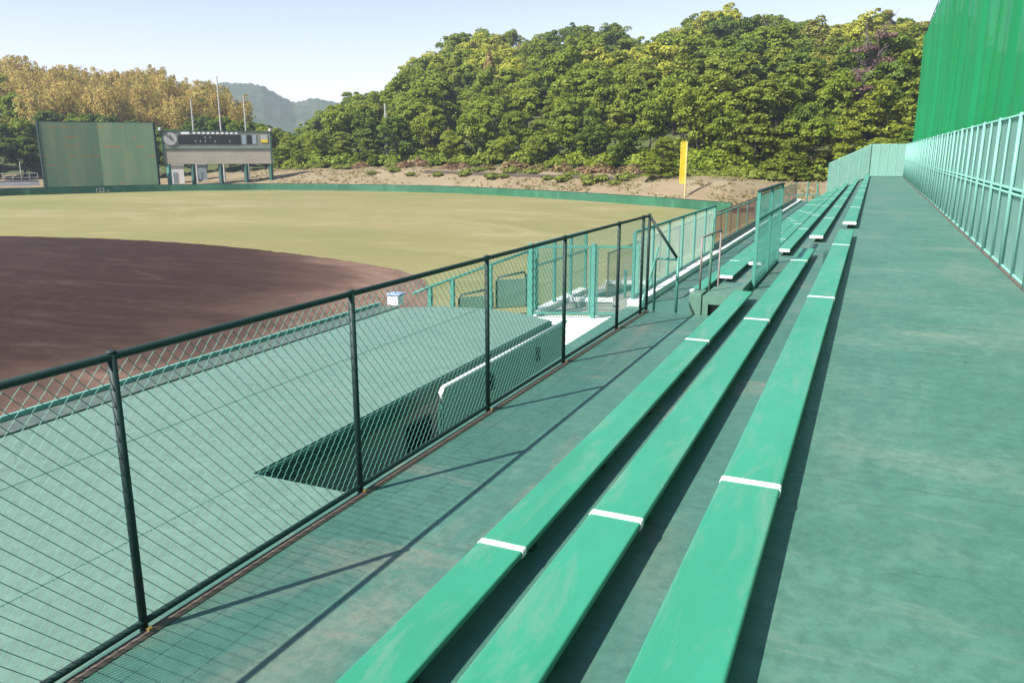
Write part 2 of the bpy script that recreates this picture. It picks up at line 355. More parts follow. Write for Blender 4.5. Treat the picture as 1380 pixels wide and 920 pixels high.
wm = MB(); h = .86
for a, b in zip(wl[:-1], wl[1:]):
    d = (b-a).normalized(); nn = Vector((-d.y, d.x, 0))*.14
    q = [a, b, b+nn, a+nn]; V = [(v.x,v.y,FZ-.05) for v in q] + [(v.x,v.y,FZ+h) for v in q]
    wm.add(V, [(0,1,5,4),(2,3,7,6),(4,5,6,7)])
ow = thing('outfield_wall', 'long low green padded wall curving round the outfield grass', 'wall', (wl[20].x, wl[20].y, FZ))
wm.build('padding', M['pad'], ow)
ct = MB(); ct.tube([(p.x,p.y,FZ+h+.02) for p in [q + Vector((0,.07,0)) for q in wl]], .045, 6); ct.build('cap_rail', M['fence'], ow)
def lettering(txt, size, at_, xdir, m, name, parent, depth=.01):
    cu = bpy.data.curves.new(name, 'FONT'); cu.body = txt; cu.size = size; cu.extrude = depth; cu.align_x = 'LEFT'
    to_ = bpy.data.objects.new(name, cu); COL.objects.link(to_); bpy.context.view_layer.update()
    me = bpy.data.meshes.new_from_object(to_.evaluated_get(bpy.context.evaluated_depsgraph_get())); bpy.data.objects.remove(to_)
    me.materials.clear(); me.materials.append(m); o = bpy.data.objects.new(name, me); COL.objects.link(o)
    xd = Vector(xdir).normalized(); zd = Vector((0,0,1)); nd = xd.cross(zd)
    mt = Matrix((xd, zd, nd)).transposed().to_4x4(); mt.translation = Vector(at_) - (Vector(parent.location) if parent else Vector())
    o.parent = parent; o.matrix_local = mt; return o
p0 = atz(128.5,260.4,FZ); p1 = atz(146,260.0,FZ); dd = (p1-p0).normalized(); nv = Vector((dd.y,-dd.x,0))
lettering('122', .8, p0+nv*.05+Vector((0,0,.14)), dd, M['mark'], 'distance_mark', ow)
lettering('m', .5, p0+dd*1.4+nv*.05+Vector((0,0,.14)), dd, M['mark'], 'distance_mark', ow)

# hills behind the wall: sight-line profiles per bearing
YB = [(-250,250),(0,250),(210,249),(350,236),(370,232),(450,230),(545,227),(700,233),(860,238),(950,243),(1010,247),(1110,252),(1400,252)]
SKY = [(-250,80),(0,84),(40,91),(100,104),(150,109),(200,112),(240,121),(290,128),(310,145),(340,158),(365,190),(385,193),(410,178),(430,162),(455,147),(470,132),(530,110),(560,94),(580,74),(625,57),(680,50),(700,60),(720,56),(780,40),(820,46),(845,66),(880,56),(905,42),(945,24),(985,28),(1020,36),(1060,38),(1090,38),(1130,42),(1165,22),(1200,28),(1240,36),(1400,20)]
DR = [(-250,230),(0,225),(240,225),(310,200),(365,190),(385,190),(455,215),(560,235),(700,240),(900,240),(1100,225),(1400,210)]
FOOT = [(-250,30),(200,30),(330,26),(400,16),(600,18),(860,20),(1000,24),(1110,22),(1400,20)]
HT = 7.0
def hill(x, D):
    d0 = Dw(x); db = d0 + 9; df = d0 + interp(x, FOOT); dr = interp(x, DR)
    zb = at(x, interp(x, YB), db).z; zf = zb + .25
    zr = max(at(x, interp(x, SKY), dr).z - HT, zf+.4)
    if D <= d0: return FZ + .3
    if D < db: t = (D-d0)/(db-d0); return (FZ+.3)*(1-t) + zb*t
    if D < df: t = (D-db)/(df-db); return zb*(1-t) + zf*t
    if D < dr:
        t = (D-df)/(dr-df); return zf + (zr-zf)*(t**.92)
    return zr - (D-dr)*.12
cols = np.linspace(-250, 1400, 166); rows = [0,.12,.25]  # rows are metres past the wall
rws = [.3,2,4,6,8,9,11,13,15,17,19,22,25,28,32]
tm = MB(); nb = len(rws) + 26; V = []
for x in cols:
    a = az(x); d0 = Dw(x); last = d0 + rws[-1]; de = interp(x, DR) + 60
    for k in range(nb):
        D = d0 + rws[k] if k < len(rws) else last + (de-last)*(k-len(rws)+1)/26
        z = hill(x, D) + .25*math.sin(D*.7+x*.05)*math.sin(x*.09+1)*(1 if D > d0+9 else .25)
        V.append((math.sin(a)*D, math.cos(a)*D, z))
F = []; FM = []
nc = len(cols)
for i in range(nc-1):
    for k in range(nb-1):
        F.append((i*nb+k, (i+1)*nb+k, (i+1)*nb+k+1, i*nb+k+1))
        x = cols[i]; D = (d0 if 0 else Dw(x)) + (rws[k] if k < len(rws) else 99)
        FM.append(1 if D > Dw(x) + interp(x, FOOT) - 1 else 0)
tm.add(V, F); to = tm.build('hills', M['bank'], smooth=True); to.data.materials.append(M['under'])
for p, k in zip(to.data.polygons, FM): p.material_index = k
S(to)

# far blue hill
def far_hill_mat():
    m, t, b = new('far_wood'); base = mix(t, step(t, noise(t, .05, 6, .7), .35, .65), (.03,.06,.022), (.075,.10,.04))
    t.links.new(base, b.inputs['Base Color']); b.inputs['Roughness'].default_value = 1; return m
fs = [(150,150),(250,125),(285,120),(305,114),(340,115),(360,118),(375,127),(400,140),(430,134),(470,142),(560,150),(640,160)]
fm = MB(); V = []; F = []
xs = np.linspace(150, 640, 150); nr = 36
for x in xs:
    a = az(x)
    for k in range(nr):
        D = 640 + 260*k/(nr-1) if k < nr-3 else 900 + 40*(k-nr+4)
        t = min(1, k/(nr-4)); top = at(x, interp(x, fs), 900).z
        z = -4 + (top+4)*t**.8 - (0 if k < nr-3 else 12*(k-nr+4))
        z += (rng.random()-.5)*2*(.3+t*.7) if k < nr-3 else 0
        V.append((math.sin(a)*D, math.cos(a)*D, z))
for i in range(len(xs)-1):
    for k in range(nr-1): F.append((i*nr+k,(i+1)*nr+k,(i+1)*nr+k+1,i*nr+k+1))
fm.add(V, F); S(fm.build('hills', far_hill_mat(), smooth=True))

# ------------------------------------------------------------------ trees
def leaves_mesh(name, P, Nn, size, mat, aspect=1.4, jitter=.6, droop=None):
    n = len(P); P = np.asarray(P); Nn = np.asarray(Nn) + rng.normal(0, jitter, (n,3))
    Nn /= np.linalg.norm(Nn, axis=1)[:,None]+1e-9
    U = np.cross(Nn, rng.normal(0,1,(n,3)) if droop is None else np.tile(np.array([droop]),(n,1))+rng.normal(0,.35,(n,3)))
    U /= np.linalg.norm(U, axis=1)[:,None]+1e-9; W = np.cross(Nn, U)
    s = size*rng.uniform(.6,1.35,(n,1)); U = U*s*.5; W = W*s*.5*aspect
    tw = Nn*s*.18
    co = np.stack([P-U*.5-W, P+U*.5-W*.9, P+U+tw, P+U*.35+W, P-U*.45+W*.95, P-U-tw], 1).reshape(-1,3)
    me = bpy.data.meshes.new(name); me.vertices.add(n*6); me.vertices.foreach_set('co', co.ravel())
    me.loops.add(n*6); me.loops.foreach_set('vertex_index', np.arange(n*6)); me.polygons.add(n)
    me.polygons.foreach_set('loop_start', np.arange(n)*6); me.polygons.foreach_set('loop_total', np.full(n,6)); me.update()
    me.materials.append(mat); return me
def ball(n):
    d = rng.normal(0,1,(n,3)); return d/np.linalg.norm(d,axis=1)[:,None]
def crown_broad(nm, mat, h=8, r=3.4, clumps=64, per=125, size=.21):
    P = []; Q = []; L = []
    nl = int(rng.integers(4,8))
    for k in range(nl):                              # uneven lobes, each carried by its own limb
        a = 6.283*k/nl + rng.uniform(-.5,.5); q = r*rng.uniform(.18,.62); top = rng.random()
        L.append((np.array([q*math.cos(a), q*math.sin(a), h*rng.uniform(.30,.78)]), np.array([1,1,.85])*r*rng.uniform(.38,.66)))
    L.append((np.array([rng.uniform(-.4,.4), rng.uniform(-.4,.4), h*.72]), np.array([.52,.52,.5])*r))
    for c in ball(clumps):
        lc, lr = L[rng.integers(len(L))]
        if c[2] < -.35: c[2] *= -.7
        cc = lc + c*lr*rng.uniform(.75,1.08); cr = rng.uniform(.38,.85)*r/3.4
        d = ball(per); d[:,2] = np.where(d[:,2] < -.4, -d[:,2], d[:,2])
        P.append(cc + d*np.array([cr,cr,cr*.7])*rng.uniform(.6,1.08,(per,1))); Q.append(d*.7 + np.array([0,0,.6]) + c*.45)
    for lc, lr in L:
        P.append(lc + ball(120)*lr*rng.uniform(.3,.95,(120,1))); Q.append(ball(120)+np.array([0,0,.4]))
    return leaves_mesh(nm, np.concatenate(P), np.concatenate(Q), size, mat, 1.25, .55)
def crown_pine(nm, mat, h=8, r=3.2, layers=9, size=.22):
    P = []; Q = []
    for L in range(layers):
        t = L/(layers-1); z = h*(.10 + .82*t); rr = r*(1-.62*t**1.6)
        for k in range(int(3+5*(1-t))):
            a = rng.uniform(0,6.283); q = rr*rng.uniform(.35,1); cx, cy = q*math.cos(a), q*math.sin(a); pr = rng.uniform(.8,1.35)*(1-.2*t); n = 150
            d = ball(n); d[:,2] = np.abs(d[:,2])
            P.append(np.array([cx,cy,z-.12*q+rng.uniform(-.3,.3)]) + d*np.array([pr,pr,.62])*rng.uniform(.45,1.1,(n,1))); Q.append(d*.5+np.array([0,0,.9]))
    return leaves_mesh(nm, np.concatenate(P), np.concatenate(Q), size, mat, 1.5, .4)
def crown_cone(nm, mat, h=8, r=2.2, n=3600, size=.24):
    t = rng.random(n)**.75; a = rng.uniform(0,6.283,n); rr = r*(1-t)**.85*rng.uniform(.55,1.05,n)*(1+.18*np.sin(a*5+t*17))
    P = np.stack([rr*np.cos(a), rr*np.sin(a), h*(.10+.9*t)],1); Q = np.stack([np.cos(a),np.sin(a),np.full(n,.6)],1)
    return leaves_mesh(nm, P, Q, size, mat, 1.4, .45)
def crown_bamboo(nm, mat, h=10, r=2.2, plumes=22, per=360, size=.16):
    P = []; Q = []
    for k in range(plumes):
        a = rng.uniform(0,6.283); q = r*math.sqrt(rng.random()); bx, by = q*math.cos(a), q*math.sin(a); hh = h*rng.uniform(.72,1.05); ln = rng.uniform(.3,1.2)
        t = rng.uniform(.32,1,per); 
        x = bx + math.cos(a)*ln*t**2.5; y = by + math.sin(a)*ln*t**2.5; z = hh*t - .35*np.maximum(t-.9,0)*hh
        sp = .95*np.sin(np.clip((t-.25)/.78,0,1)*math.pi)**.6+.06
        P.append(np.stack([x,y,z],1)+rng.normal(0,1,(per,3))*np.stack([sp,sp,sp*.5],1)*.55); Q.append(np.stack([np.cos(a)+rng.normal(0,.5,per),np.sin(a)+rng.normal(0,.5,per),rng.uniform(.1,.7,per)],1))
    return leaves_mesh(nm, np.concatenate(P), np.concatenate(Q), size, mat, 1.9, .3, droop=(0,0,1))
def crown_bush(nm, mat, r=1.0, n=420, size=.2, flat=.7):
    d = ball(n); d[:,2] = np.abs(d[:,2]); b = 1+.22*np.sin(d[:,0]*5+1)*np.cos(d[:,1]*4.3)
    P = d*np.array([r,r,r*flat])*(b*rng.uniform(.7,1.03,n))[:,None] + np.array([0,0,r*.12])
    return leaves_mesh(nm, P, d+np.array([0,0,.35]), size, mat, 1.2, .5)
def trunk_mesh(nm, mat, h, r0, limbs=5, spread=1.8, seed=0, top=.8, fork=0):
    rr = random.Random(seed); m = MB(); pts = [(0,0,-1.2)]; 
    for k in range(1,6): pts.append((rr.uniform(-.12,.12)*k/2, rr.uniform(-.12,.12)*k/2, h*top*k/5))
    m.tube(pts, [r0*(1.15-.2*k) for k in range(6)], 7)
    for k in range(limbs):
        t = .35 + .6*k/max(1,limbs-1); i = min(4, int(t*5)); p = Vector(pts[i]).lerp(Vector(pts[i+1]), t*5-i if i < 5 else 1); a = rr.uniform(0,6.283)
        q = p + Vector((math.cos(a)*spread*.5, math.sin(a)*spread*.5, spread*.35)); e = p + Vector((math.cos(a+.3)*spread*(1.1-.5*t), math.sin(a+.3)*spread*(1.1-.5*t), spread*.75))
        m.tube([p,q,e], [r0*.42*(1.1-t*.6), r0*.28, r0*.08], 5)
        if fork:
            for j in range(fork):
                b = a + rr.uniform(-1.1,1.1); s = p.lerp(e, rr.uniform(.4,1)); m.tube([s, s+Vector((math.cos(b)*.6,math.sin(b)*.6,rr.uniform(.1,.7)))], [r0*.12,.02], 4)
    me = bpy.data.meshes.new(nm); me.from_pydata(m.v, [], m.f); me.materials.append(mat)
    me.polygons.foreach_set('use_smooth', [True]*len(me.polygons)); return me

TM = {k: trunk_mesh('trunk', M['bark'], hh, rr_, li, sp, sd_) for k, hh, rr_, li, sp, sd_ in (('b',6.5,.22,6,2.2,1),('p',8.6,.2,7,1.8,2),('c',7.5,.16,4,.8,3),('m',9,.07,3,.5,4),('s',.5,.05,3,.4,5))}
TM['dead'] = trunk_mesh('trunk', M['bark_grey'], 8.5, .2, 16, 2.6, 9, 1.0, 7)
PROTO = {}
for k, mt in (('dark','dark'),('mid','mid'),('yellow','yellow'),('olive','olive')):
    PROTO[k] = [(crown_broad('crown', LEAF[mt], rng.uniform(7.5,8.6), rng.uniform(3.2,3.9), int(rng.uniform(58,78))), TM['b']) for _ in range(6)]
PROTO['pine'] = [(crown_pine('crown', LEAF['pine'], rng.uniform(7.2,8.4), rng.uniform(3,3.8)), TM['p']) for _ in range(5)]
PROTO['bamboo'] = [(crown_bamboo('crown', LEAF['bamboo'], rng.uniform(8.2,10), rng.uniform(2.5,3.3)), TM['m']) for _ in range(5)]
PROTO['cone'] = [(crown_cone('crown', LEAF['rust']), TM['c'])]
PROTO['mauve'] = [(crown_broad('crown', LEAF['mauve'], 7.5, 2.8, 26, 50, .2), TM['dead'])]
PROTO['dead'] = [(crown_pine('crown', LEAF['mauve'], 9, 3.2, 7, .16), TM['dead'])]
def tree(name, kind, loc, scale, label, cat, group=None):
    t = thing(name, label, cat, loc, group); cr, tk = PROTO[kind][rng.integers(len(PROTO[kind]))]
    t.rotation_euler = (0,0,rng.uniform(0,6.283)); s = scale; t.scale = (s*rng.uniform(.9,1.12), s*rng.uniform(.9,1.12), s*rng.uniform(.88,1.1))
    for nm, me in (('crown',cr),('trunk',tk)):
        o = bpy.data.objects.new(nm, me); COL.objects.link(o); o.parent = t
    return t
def pos(x, D, dz=0):
    a = az(x); return (math.sin(a)*D, math.cos(a)*D, hill(x, D)+dz)
def find(x, y, hup=4):                   # distance at which the hill (plus hup metres) is seen at height y
    for D in np.arange(Dw(x)+interp(x,FOOT), interp(x,DR), 1.0):
        if hill(x, D)+hup >= at(x, y, D).z: return D
    return interp(x, DR)

LAB = dict(dark='dark green broadleaf tree', mid='mid green broadleaf tree', yellow='bright yellow-green broadleaf tree', olive='dull olive brown-green tree', pine='green pine with flat layered branches')
def zone(x, s):
    if x < 400: return 'on the left hill behind the scoreboard', 'left hill'
    hz = 'left end' if x < 620 else 'middle' if x < 900 else 'right end'
    vz = 'foot' if s < .3 else 'slope' if s < .8 else 'ridge'
    return f'at the {vz} of the main wooded hill, {hz}', f'{vz}, {hz}'
special = [(660,104,'cone',1.25,'reddish brown conical tree high in the middle of the wooded hill'),
           (605,198,'cone',.5,'small brown conical tree standing low at the hill foot above the pink shrubs'),
           (1028,62,'mauve',1.1,'purple-brown leafless crown just below the ridge of the wooded hill'),
           (1168,112,'dead',1.25,'bare pinkish-grey dead pine on the right slope near the net'),
           (1150,150,'dead',.8,'smaller bare grey dead pine below the larger dead one'),
           (700,70,'cone',.9,'pale orange-brown tree top poking over the ridge left of centre')]
occ = []
for x, y, k, s, lb in special:
    D = find(x, y, 5*s); p = pos(x, D+1, 1.0); occ.append(p)
    tree('dead_tree' if k != 'cone' else 'brown_tree', k, p, s, lb, 'tree')
count = 0
xs_ = None
row = 0; s = 0.0
while s <= 1.001:
    x = 372 + rng.uniform(0,20)
    while x < 1290:
        ss = min(1, max(0, s + rng.uniform(-.035,.035))); df = Dw(x)+interp(x,FOOT); dr = interp(x,DR); D = df + (dr-df)*ss
        stepm = rng.uniform(4.6,7.2) * (.74 if ss < .4 else 1); xx = x; x += stepm/D*1030
        p = pos(xx, D)
        if any((p[0]-q[0])**2+(p[1]-q[1])**2 < 10 for q in occ): continue
        u = rng.random(); pat = math.sin(xx*.021+1.3)+math.sin(xx*.013+ss*9)
        if ss < .33: k = 'pine' if (u < .5 if xx > 760 else u < .3) else ('mid' if u < .85 else 'dark')
        elif xx > 1080: k = 'olive' if u < .42 else 'pine' if u < .6 else 'mid' if u < .85 else 'yellow'
        elif pat > .5: k = 'yellow' if u < .62 else 'mid'
        elif pat < -.5: k = 'dark' if u < .5 else 'mid'
        else: k = 'mid' if u < .45 else 'yellow' if u < .65 else 'pine' if u < .85 else 'dark'
        sc = rng.uniform(.8,1.45) * (.72 if ss < .06 else 1) * interp(xx, [(380,.62),(560,.95),(640,1)])
        z_, zg = zone(xx, ss)
        tree('pine_tree' if k == 'pine' else 'broadleaf_tree', k, p, sc, LAB[k]+' '+z_, 'tree', LAB[k]+'s, '+zg); count += 1
    row += 1; s += .078
# left hill: green trees low, bamboo above
s = 0.0
while s <= 1.001:
    x = -60 + rng.uniform(0,20)
    while x < 372:
        ss = min(1, max(0, s + rng.uniform(-.04,.04))); df = Dw(x)+interp(x,FOOT); dr = interp(x,DR); D = df + (dr-df)*ss
        xx = x
        bam = (ss > .30 and 55 < xx < 300) or (ss > .62 and 20 < xx < 330)
        x += rng.uniform(3.6,5.2)/D*1030 if bam else rng.uniform(5,7.6)/D*1030
        p = pos(xx, D)
        if bam and rng.random() < .82:
            tree('bamboo_clump', 'bamboo', p, rng.uniform(.8,1.15), 'golden feathery bamboo clump on the left hill above the green backboard', 'bamboo', 'bamboo clumps on the left hill')
        else:
            u = rng.random(); k = 'dark' if u < .5 else 'mid' if u < .8 else 'olive' if u < .9 else 'yellow'
            z_, zg = zone(xx, ss)
            tree('broadleaf_tree', k, p, rng.uniform(.7,1.05), LAB[k]+' '+z_, 'tree', LAB[k]+'s, '+zg)
        count += 1
    s += .125
for x, D, s in ((700,232,1),(1100,205,1.1)): pass
# two small trees standing in front of the bank
tree('broadleaf_tree', 'pine', pos(892, Dw(892)+10), .62, 'low round pine standing alone beside the yellow foul pole', 'tree')
tree('broadleaf_tree', 'pine', pos(1072, Dw(1072)+18), .6, 'low pine leaning over dry grass just left of the mint fence end', 'tree')
# shrubs on the bank
BUSH = {'azalea': [crown_bush('foliage', LEAF['azalea'], 1.15) for _ in range(3)], 'shrub': [crown_bush('foliage', LEAF['shrub'], 1.0, flat=.6) for _ in range(3)], 'under': [crown_bush('foliage', LEAF['mid'], 1.15, 700, .17, 1.0) for _ in range(3)]}
def bush(kind, x, dd, sc, label, group):
    t = thing('azalea_bush' if kind == 'azalea' else 'shrub', label, 'shrub', pos(x, Dw(x)+dd), group); t.scale = (sc*1.25, sc*1.25, sc); t.rotation_euler = (0,0,rng.uniform(0,6))
    for nm, me in (('foliage', BUSH[kind][rng.integers(3)]), ('stem', TM['s'])):
        o = bpy.data.objects.new(nm, me); COL.objects.link(o); o.parent = t
for x in (484,548,566,606,624,656,694,724,756,786,812,852): 
    bush('azalea', x+rng.uniform(-4,4), rng.uniform(10.5,14), rng.uniform(.8,1.5), 'pinkish brown azalea bush in the row at the top of the dry bank', 'azaleas along the bank')
for x in (385,400,420,455,470,525,530): bush('shrub', x, rng.uniform(12,15), rng.uniform(.7,1.1), 'green shrub at the left end of the bank, before the wood', 'green shrubs at the left end of the bank')
for x, dd in ((552,10.2),(590,10.5),(625,11),(632,12),(680,11),(690,13.5),(738,10.8),(760,10.5),(793,11.4),(795,9.6),(830,10),(500,11),(531,12),(645,13.6),(664,10.4),(716,13),(772,12.4),(812,11.2),(846,12)): bush('shrub', x, dd-4.2, rng.uniform(.6,1.0), 'low rounded green shrub planted on the bare bank below the azaleas', 'clipped shrubs on the bank')

for x in range(384, 1120, 13):
    xx = x + rng.uniform(-7,7); bush('under', xx, interp(xx,FOOT)+rng.uniform(.5,4.5), rng.uniform(.9,2.0), 'dark rounded undergrowth shrub in the shade along the foot of the wood', 'undergrowth along the foot of the wood')
for x in range(862, 1112, 14): bush('shrub', x+rng.uniform(-5,5), interp(x,FOOT)+rng.uniform(-6,-1), rng.uniform(.7,1.5), 'low green shrub on the dry slope behind the yellow foul pole', 'shrubs behind the foul pole')
P = []; Q = []
for k in range(3400):
    x = rng.uniform(330, 1110); dd = rng.uniform(.8, interp(x, FOOT)); c = np.array(pos(x, Dw(x)+dd)); n_ = int(rng.integers(4,9)); sp = rng.uniform(.08,.3)
    if math.sin(x*.05+dd*.6)+math.sin(x*.021-dd*.35) + rng.normal(0,.9) < .1: continue
    P.append(c + rng.normal(0,1,(n_,3))*np.array([sp,sp,.03]) + np.array([0,0,.1])); Q.append(np.tile(np.array([[0,-.6,.6]]),(n_,1)))
me = leaves_mesh('weeds', np.concatenate(P), np.concatenate(Q), .15, leaf('leaf_weed', (.30,.25,.11), (.34,.27,.12), (.20,.21,.07)), 1.3, .5)
o = bpy.data.objects.new('weeds', me); COL.objects.link(o); tag(o, 'sparse dry weeds scattered over the tan bank behind the outfield wall', 'weeds', kind='stuff')
# timber edging along the bank, utility poles
te = thing('retaining_edge', 'long dark timber edging board running across the dry bank', 'edging', pos(700, Dw(700)+7.4))
m = MB(); pts = [Vector(pos(x, Dw(x)+7.3, .1)) for x in range(572, 846, 12)]
for a, b in zip(pts[:-1], pts[1:]): m.bar(a, b, .25, .55)
m.build('edge_board', M['timber'], te)
m = MB(); a = Vector(pos(842, Dw(842)+7.3, .1)); b = Vector(pos(872, Dw(872)+12, .2)); m.bar(a, b, .25, .5); m.build('edge_board', M['timber'], te)
def pole(x, ytop, D, r, label):
    base = pos(x, D); top = at(x, ytop, D).z; t = thing('utility_pole', label, 'pole', base)
    MB().tube([(base[0],base[1],base[2]-1),(base[0],base[1],top)], [r*1.2,r*.8], 8).build('shaft', M['polewhite'], t)
    mm = MB(); mm.bar((base[0]-.8,base[1]-.3,top-.5),(base[0]+.8,base[1]+.3,top-.5),.1,.12); mm.build('crossarm', M['timber'], t)
    MB().tube([(base[0],base[1],top-.9),(base[0]+3*.35,base[1]+.4,top-5.5)], .05, 5).build('stay_wire', M['polewhite'], t)
pole(521, 140, Dw(521)+interp(521,FOOT)+7, .15, 'grey utility pole rising from the trees at the left end of the hill')
pole(658, 78, find(658,100,2), .15, 'thin white pole beside the reddish tree on the hill')
print('trees', count)

# ------------------------------------------------------------------ batter's eye, scoreboard, flagpoles, foul pole
def panel_between(mb, a, b, z0, z1, th):
    a = Vector((a[0],a[1],0)); b = Vector((b[0],b[1],0)); d = (b-a).normalized(); nn = Vector((d.y,-d.x,0))*th
    q = [a+nn, b+nn, b, a]; V = [(v.x,v.y,z0) for v in q]+[(v.x,v.y,z1) for v in q]
    return mb.add(V, [(0,1,5,4),(1,2,6,5),(2,3,7,6),(3,0,4,7),(4,5,6,7),(3,2,1,0)])
bl = at(50,166,126.5); br = at(206,165,124.5); bc = (bl+br)/2; _t = (br-bl).normalized(); bc += Vector((-_t.y, _t.x, 0))*.66; bc.z = at(128,165,125.5).z; bl.z = br.z = bc.z
be = thing('batters_eye', 'tall green rust-stained backboard wall folded in the middle, behind the outfield', 'backboard', (bc.x,bc.y,FZ))
panel_between(MB(), bl, bc, FZ-.1, bc.z, .12).build('board', M['eye'], be)
panel_between(MB(), bc, br, FZ-.1, bc.z, .12).build('board', M['eye'], be)
for p in (bl, br):
    MB().box(p.x-.14,p.x+.14,p.y-.14,p.y+.14,FZ-.1,bc.z+.08).build('post', M['fence'], be)
cm = MB(); cm.bar((bl.x,bl.y,bc.z+.04),(bc.x,bc.y,bc.z+.04),.25,.1); cm.bar((bc.x,bc.y,bc.z+.05),(br.x,br.y,bc.z+.05),.25,.1); cm.build('cap_rail', M['fence'], be)

sL = at(218,178,127); sR = at(364,177,127); sL.z = sR.z = 0
d = (sR-sL); Wd = d.length; d.normalize(); nn = Vector((d.y,-d.x,0)); topz = at(290,177,127).z; botz = at(290,221,127).z
sb = thing('scoreboard', 'dark green baseball scoreboard on posts with clock, dark display strip and tan lower board', 'scoreboard', (sL.x,sL.y,FZ))
def sbox(mb, u0, u1, z0, z1, o0, o1):
    a = sL + d*(u0*Wd); b = sL + d*(u1*Wd)
    q = [a+nn*o1, b+nn*o1, b+nn*o0, a+nn*o0]; V = [(v.x,v.y,z0) for v in q]+[(v.x,v.y,z1) for v in q]
    return mb.add(V, [(0,1,5,4),(1,2,6,5),(2,3,7,6),(3,0,4,7),(4,5,6,7),(3,2,1,0)])
Hh = topz-botz; zz = lambda v: botz + Hh*v
sbox(MB(),0,1,zz(.46),zz(1),-.6,0).build('upper_board', M['sbgreen'], sb)
sbox(MB(),.008,.992,zz(0),zz(.455),-.5,-.03).build('lower_board', M['sbtan'], sb)
fm_ = MB(); sbox(fm_,-.006,1.006,zz(.44),zz(.47),.003,.06); sbox(fm_,-.006,1.006,zz(.99),zz(1.015),-.5,.08); sbox(fm_,-.008,.006,zz(0),zz(1),-.4,.05); sbox(fm_,.994,1.008,zz(0),zz(1),-.4,.05); fm_.build('trim', M['darkgreen'], sb)
dsp = sbox(MB(),.14,.715,zz(.60),zz(.89),.003,.06).build('display', M['sbdark'], sb)
cl = MB(); cc = sL + d*(.07*Wd) + nn*.04; r = 1.28*.45*Wd/14.5; 
cl.tube([cc+Vector((0,0,zz(.76))), cc+nn*.08+Vector((0,0,zz(.76)))], r*1.5, 24); clk = cl.build('clock', M['polewhite'], sb)
ch = MB(); c0 = cc+nn*.12+Vector((0,0,zz(.76))); ch.bar(c0, c0+Vector((0,0,.5)), .12,.06); ch.bar(c0, c0+d*.4-Vector((0,0,.25)), .12,.06); ch.build('clock_hands', M['sbdark'], clk)
tk = MB()
sbox(tk,.17,.245,zz(.90),zz(.975),.003,.05)
for k in range(10): sbox(tk,.275+.043*k,.275+.043*k+.026,zz(.915),zz(.97),.003,.05)
tk.build('number_plates', M['white'], sb)
dm = MB()
for k in range(9):
    for j in range(2):
        if rng.random() < .6: sbox(dm,.29+.045*k,.29+.045*k+.012,zz(.66+.12*j),zz(.72+.12*j),.063,.08)
dm.build('score_digits', M['concrete'], dsp)
for u0, u1 in ((.725,.765),(.775,.85),(.825,.862)):
    sbox(MB(), u0, u1 if u1 != .85 else .818, zz(.61), zz(.89), .003, .05).build('count_panel', M['bluewhite'] if u1 != .85 else M['sbdark'], sb)
sbox(MB(),.905,.97,zz(.76),zz(.90),.003,.05).build('emblem_plate', M['polewhite'], sb)
sbox(MB(),.905,.97,zz(.66),zz(.755),.003,.06).build('emblem_band', M['yellow'], sb)
for u in (.03,.25,.505,.745,.985):
    a = sL + d*(u*Wd) - nn*.3
    MB().box(a.x-.22,a.x+.22,a.y-.22,a.y+.22,FZ-.1,zz(0)-.004).build('post', M['darkgreen'] if u > .1 else M['teal'], sb)
for u in (-.012,1.0):
    a = sL + d*(u*Wd) + nn*.2; lm = MB(); lm.box(a.x-.2,a.x+.2,a.y-.2,a.y+.2,zz(1.0),zz(1.09)); lm.build('lamp_head', M['polewhite'], sb, bevel=.08)
for x, yt, lb in ((257,135,'shortest left flagpole behind the scoreboard, pale grey'), (292,105,'tallest middle flagpole behind the scoreboard, white'), (328,132,'right flagpole behind the scoreboard, pale grey')):
    p = at(x, yt, 130); t = thing('flagpole', lb, 'flagpole', (p.x,p.y,FZ), 'flagpoles behind the scoreboard')
    MB().tube([(p.x,p.y,FZ),(p.x,p.y,p.z)], [.16,.09], 8).build('shaft', M['polewhite'], t)
    MB().tube([(p.x,p.y,p.z),(p.x,p.y,p.z+.12),(p.x,p.y,p.z+.24)], [.06,.14,.03], 8).build('finial', M['polewhite'], t)
# hut, board and rail behind the scoreboard
def hut(x0, x1, yt, D, dep, m, label, rm):
    a = at(x0, yt, D); b = at(x1, yt, D); dv = Vector((b.x-a.x,b.y-a.y,0)); nv = Vector((-dv.y,dv.x,0)).normalized()*dep
    t = thing('hut', label, 'hut', (a.x,a.y,FZ)); mm = MB(); q = [(a.x,a.y),(b.x,b.y),(b.x+nv.x,b.y+nv.y),(a.x+nv.x,a.y+nv.y)]
    mm.prism(q, FZ-.2, a.z); mm.build('wall', m, t)
    c = Vector(((q[0][0]+q[2][0])/2,(q[0][1]+q[2][1])/2,0)); r_ = [((x-c.x)*1.08+c.x,(y-c.y)*1.08+c.y) for x,y in q]
    MB().prism(r_, a.z+.003, a.z+.18).build('roof', rm, t)
    e = a.lerp(b,.3); f = a.lerp(b,.55); panel_between(MB(), (e.x,e.y), (f.x,f.y), FZ, a.z-.9, .05).build('door', M['bluewhite'], t)
hut(226,247,224,131,2.5,M['white'],'small white hut behind the scoreboard posts',M['polewhite'])
hut(262,278,223,133,2.5,M['bluewhite'],'pale blue-grey shed standing right of the white hut under the scoreboard',M['concrete'])
p = at(-40,246,128); q = at(52,246,130)
t = thing('low_wall', 'pale low wall left of the green backboard', 'wall', (p.x,p.y,FZ)); panel_between(MB(), p, q, FZ, p.z-.1, .3).build('wall_body', M['whitecon'], t); mm = MB(); mm.bar((p.x,p.y,p.z+.0),(q.x,q.y,p.z+.0),.4,.2); mm.build('coping', M['kerb'], t)
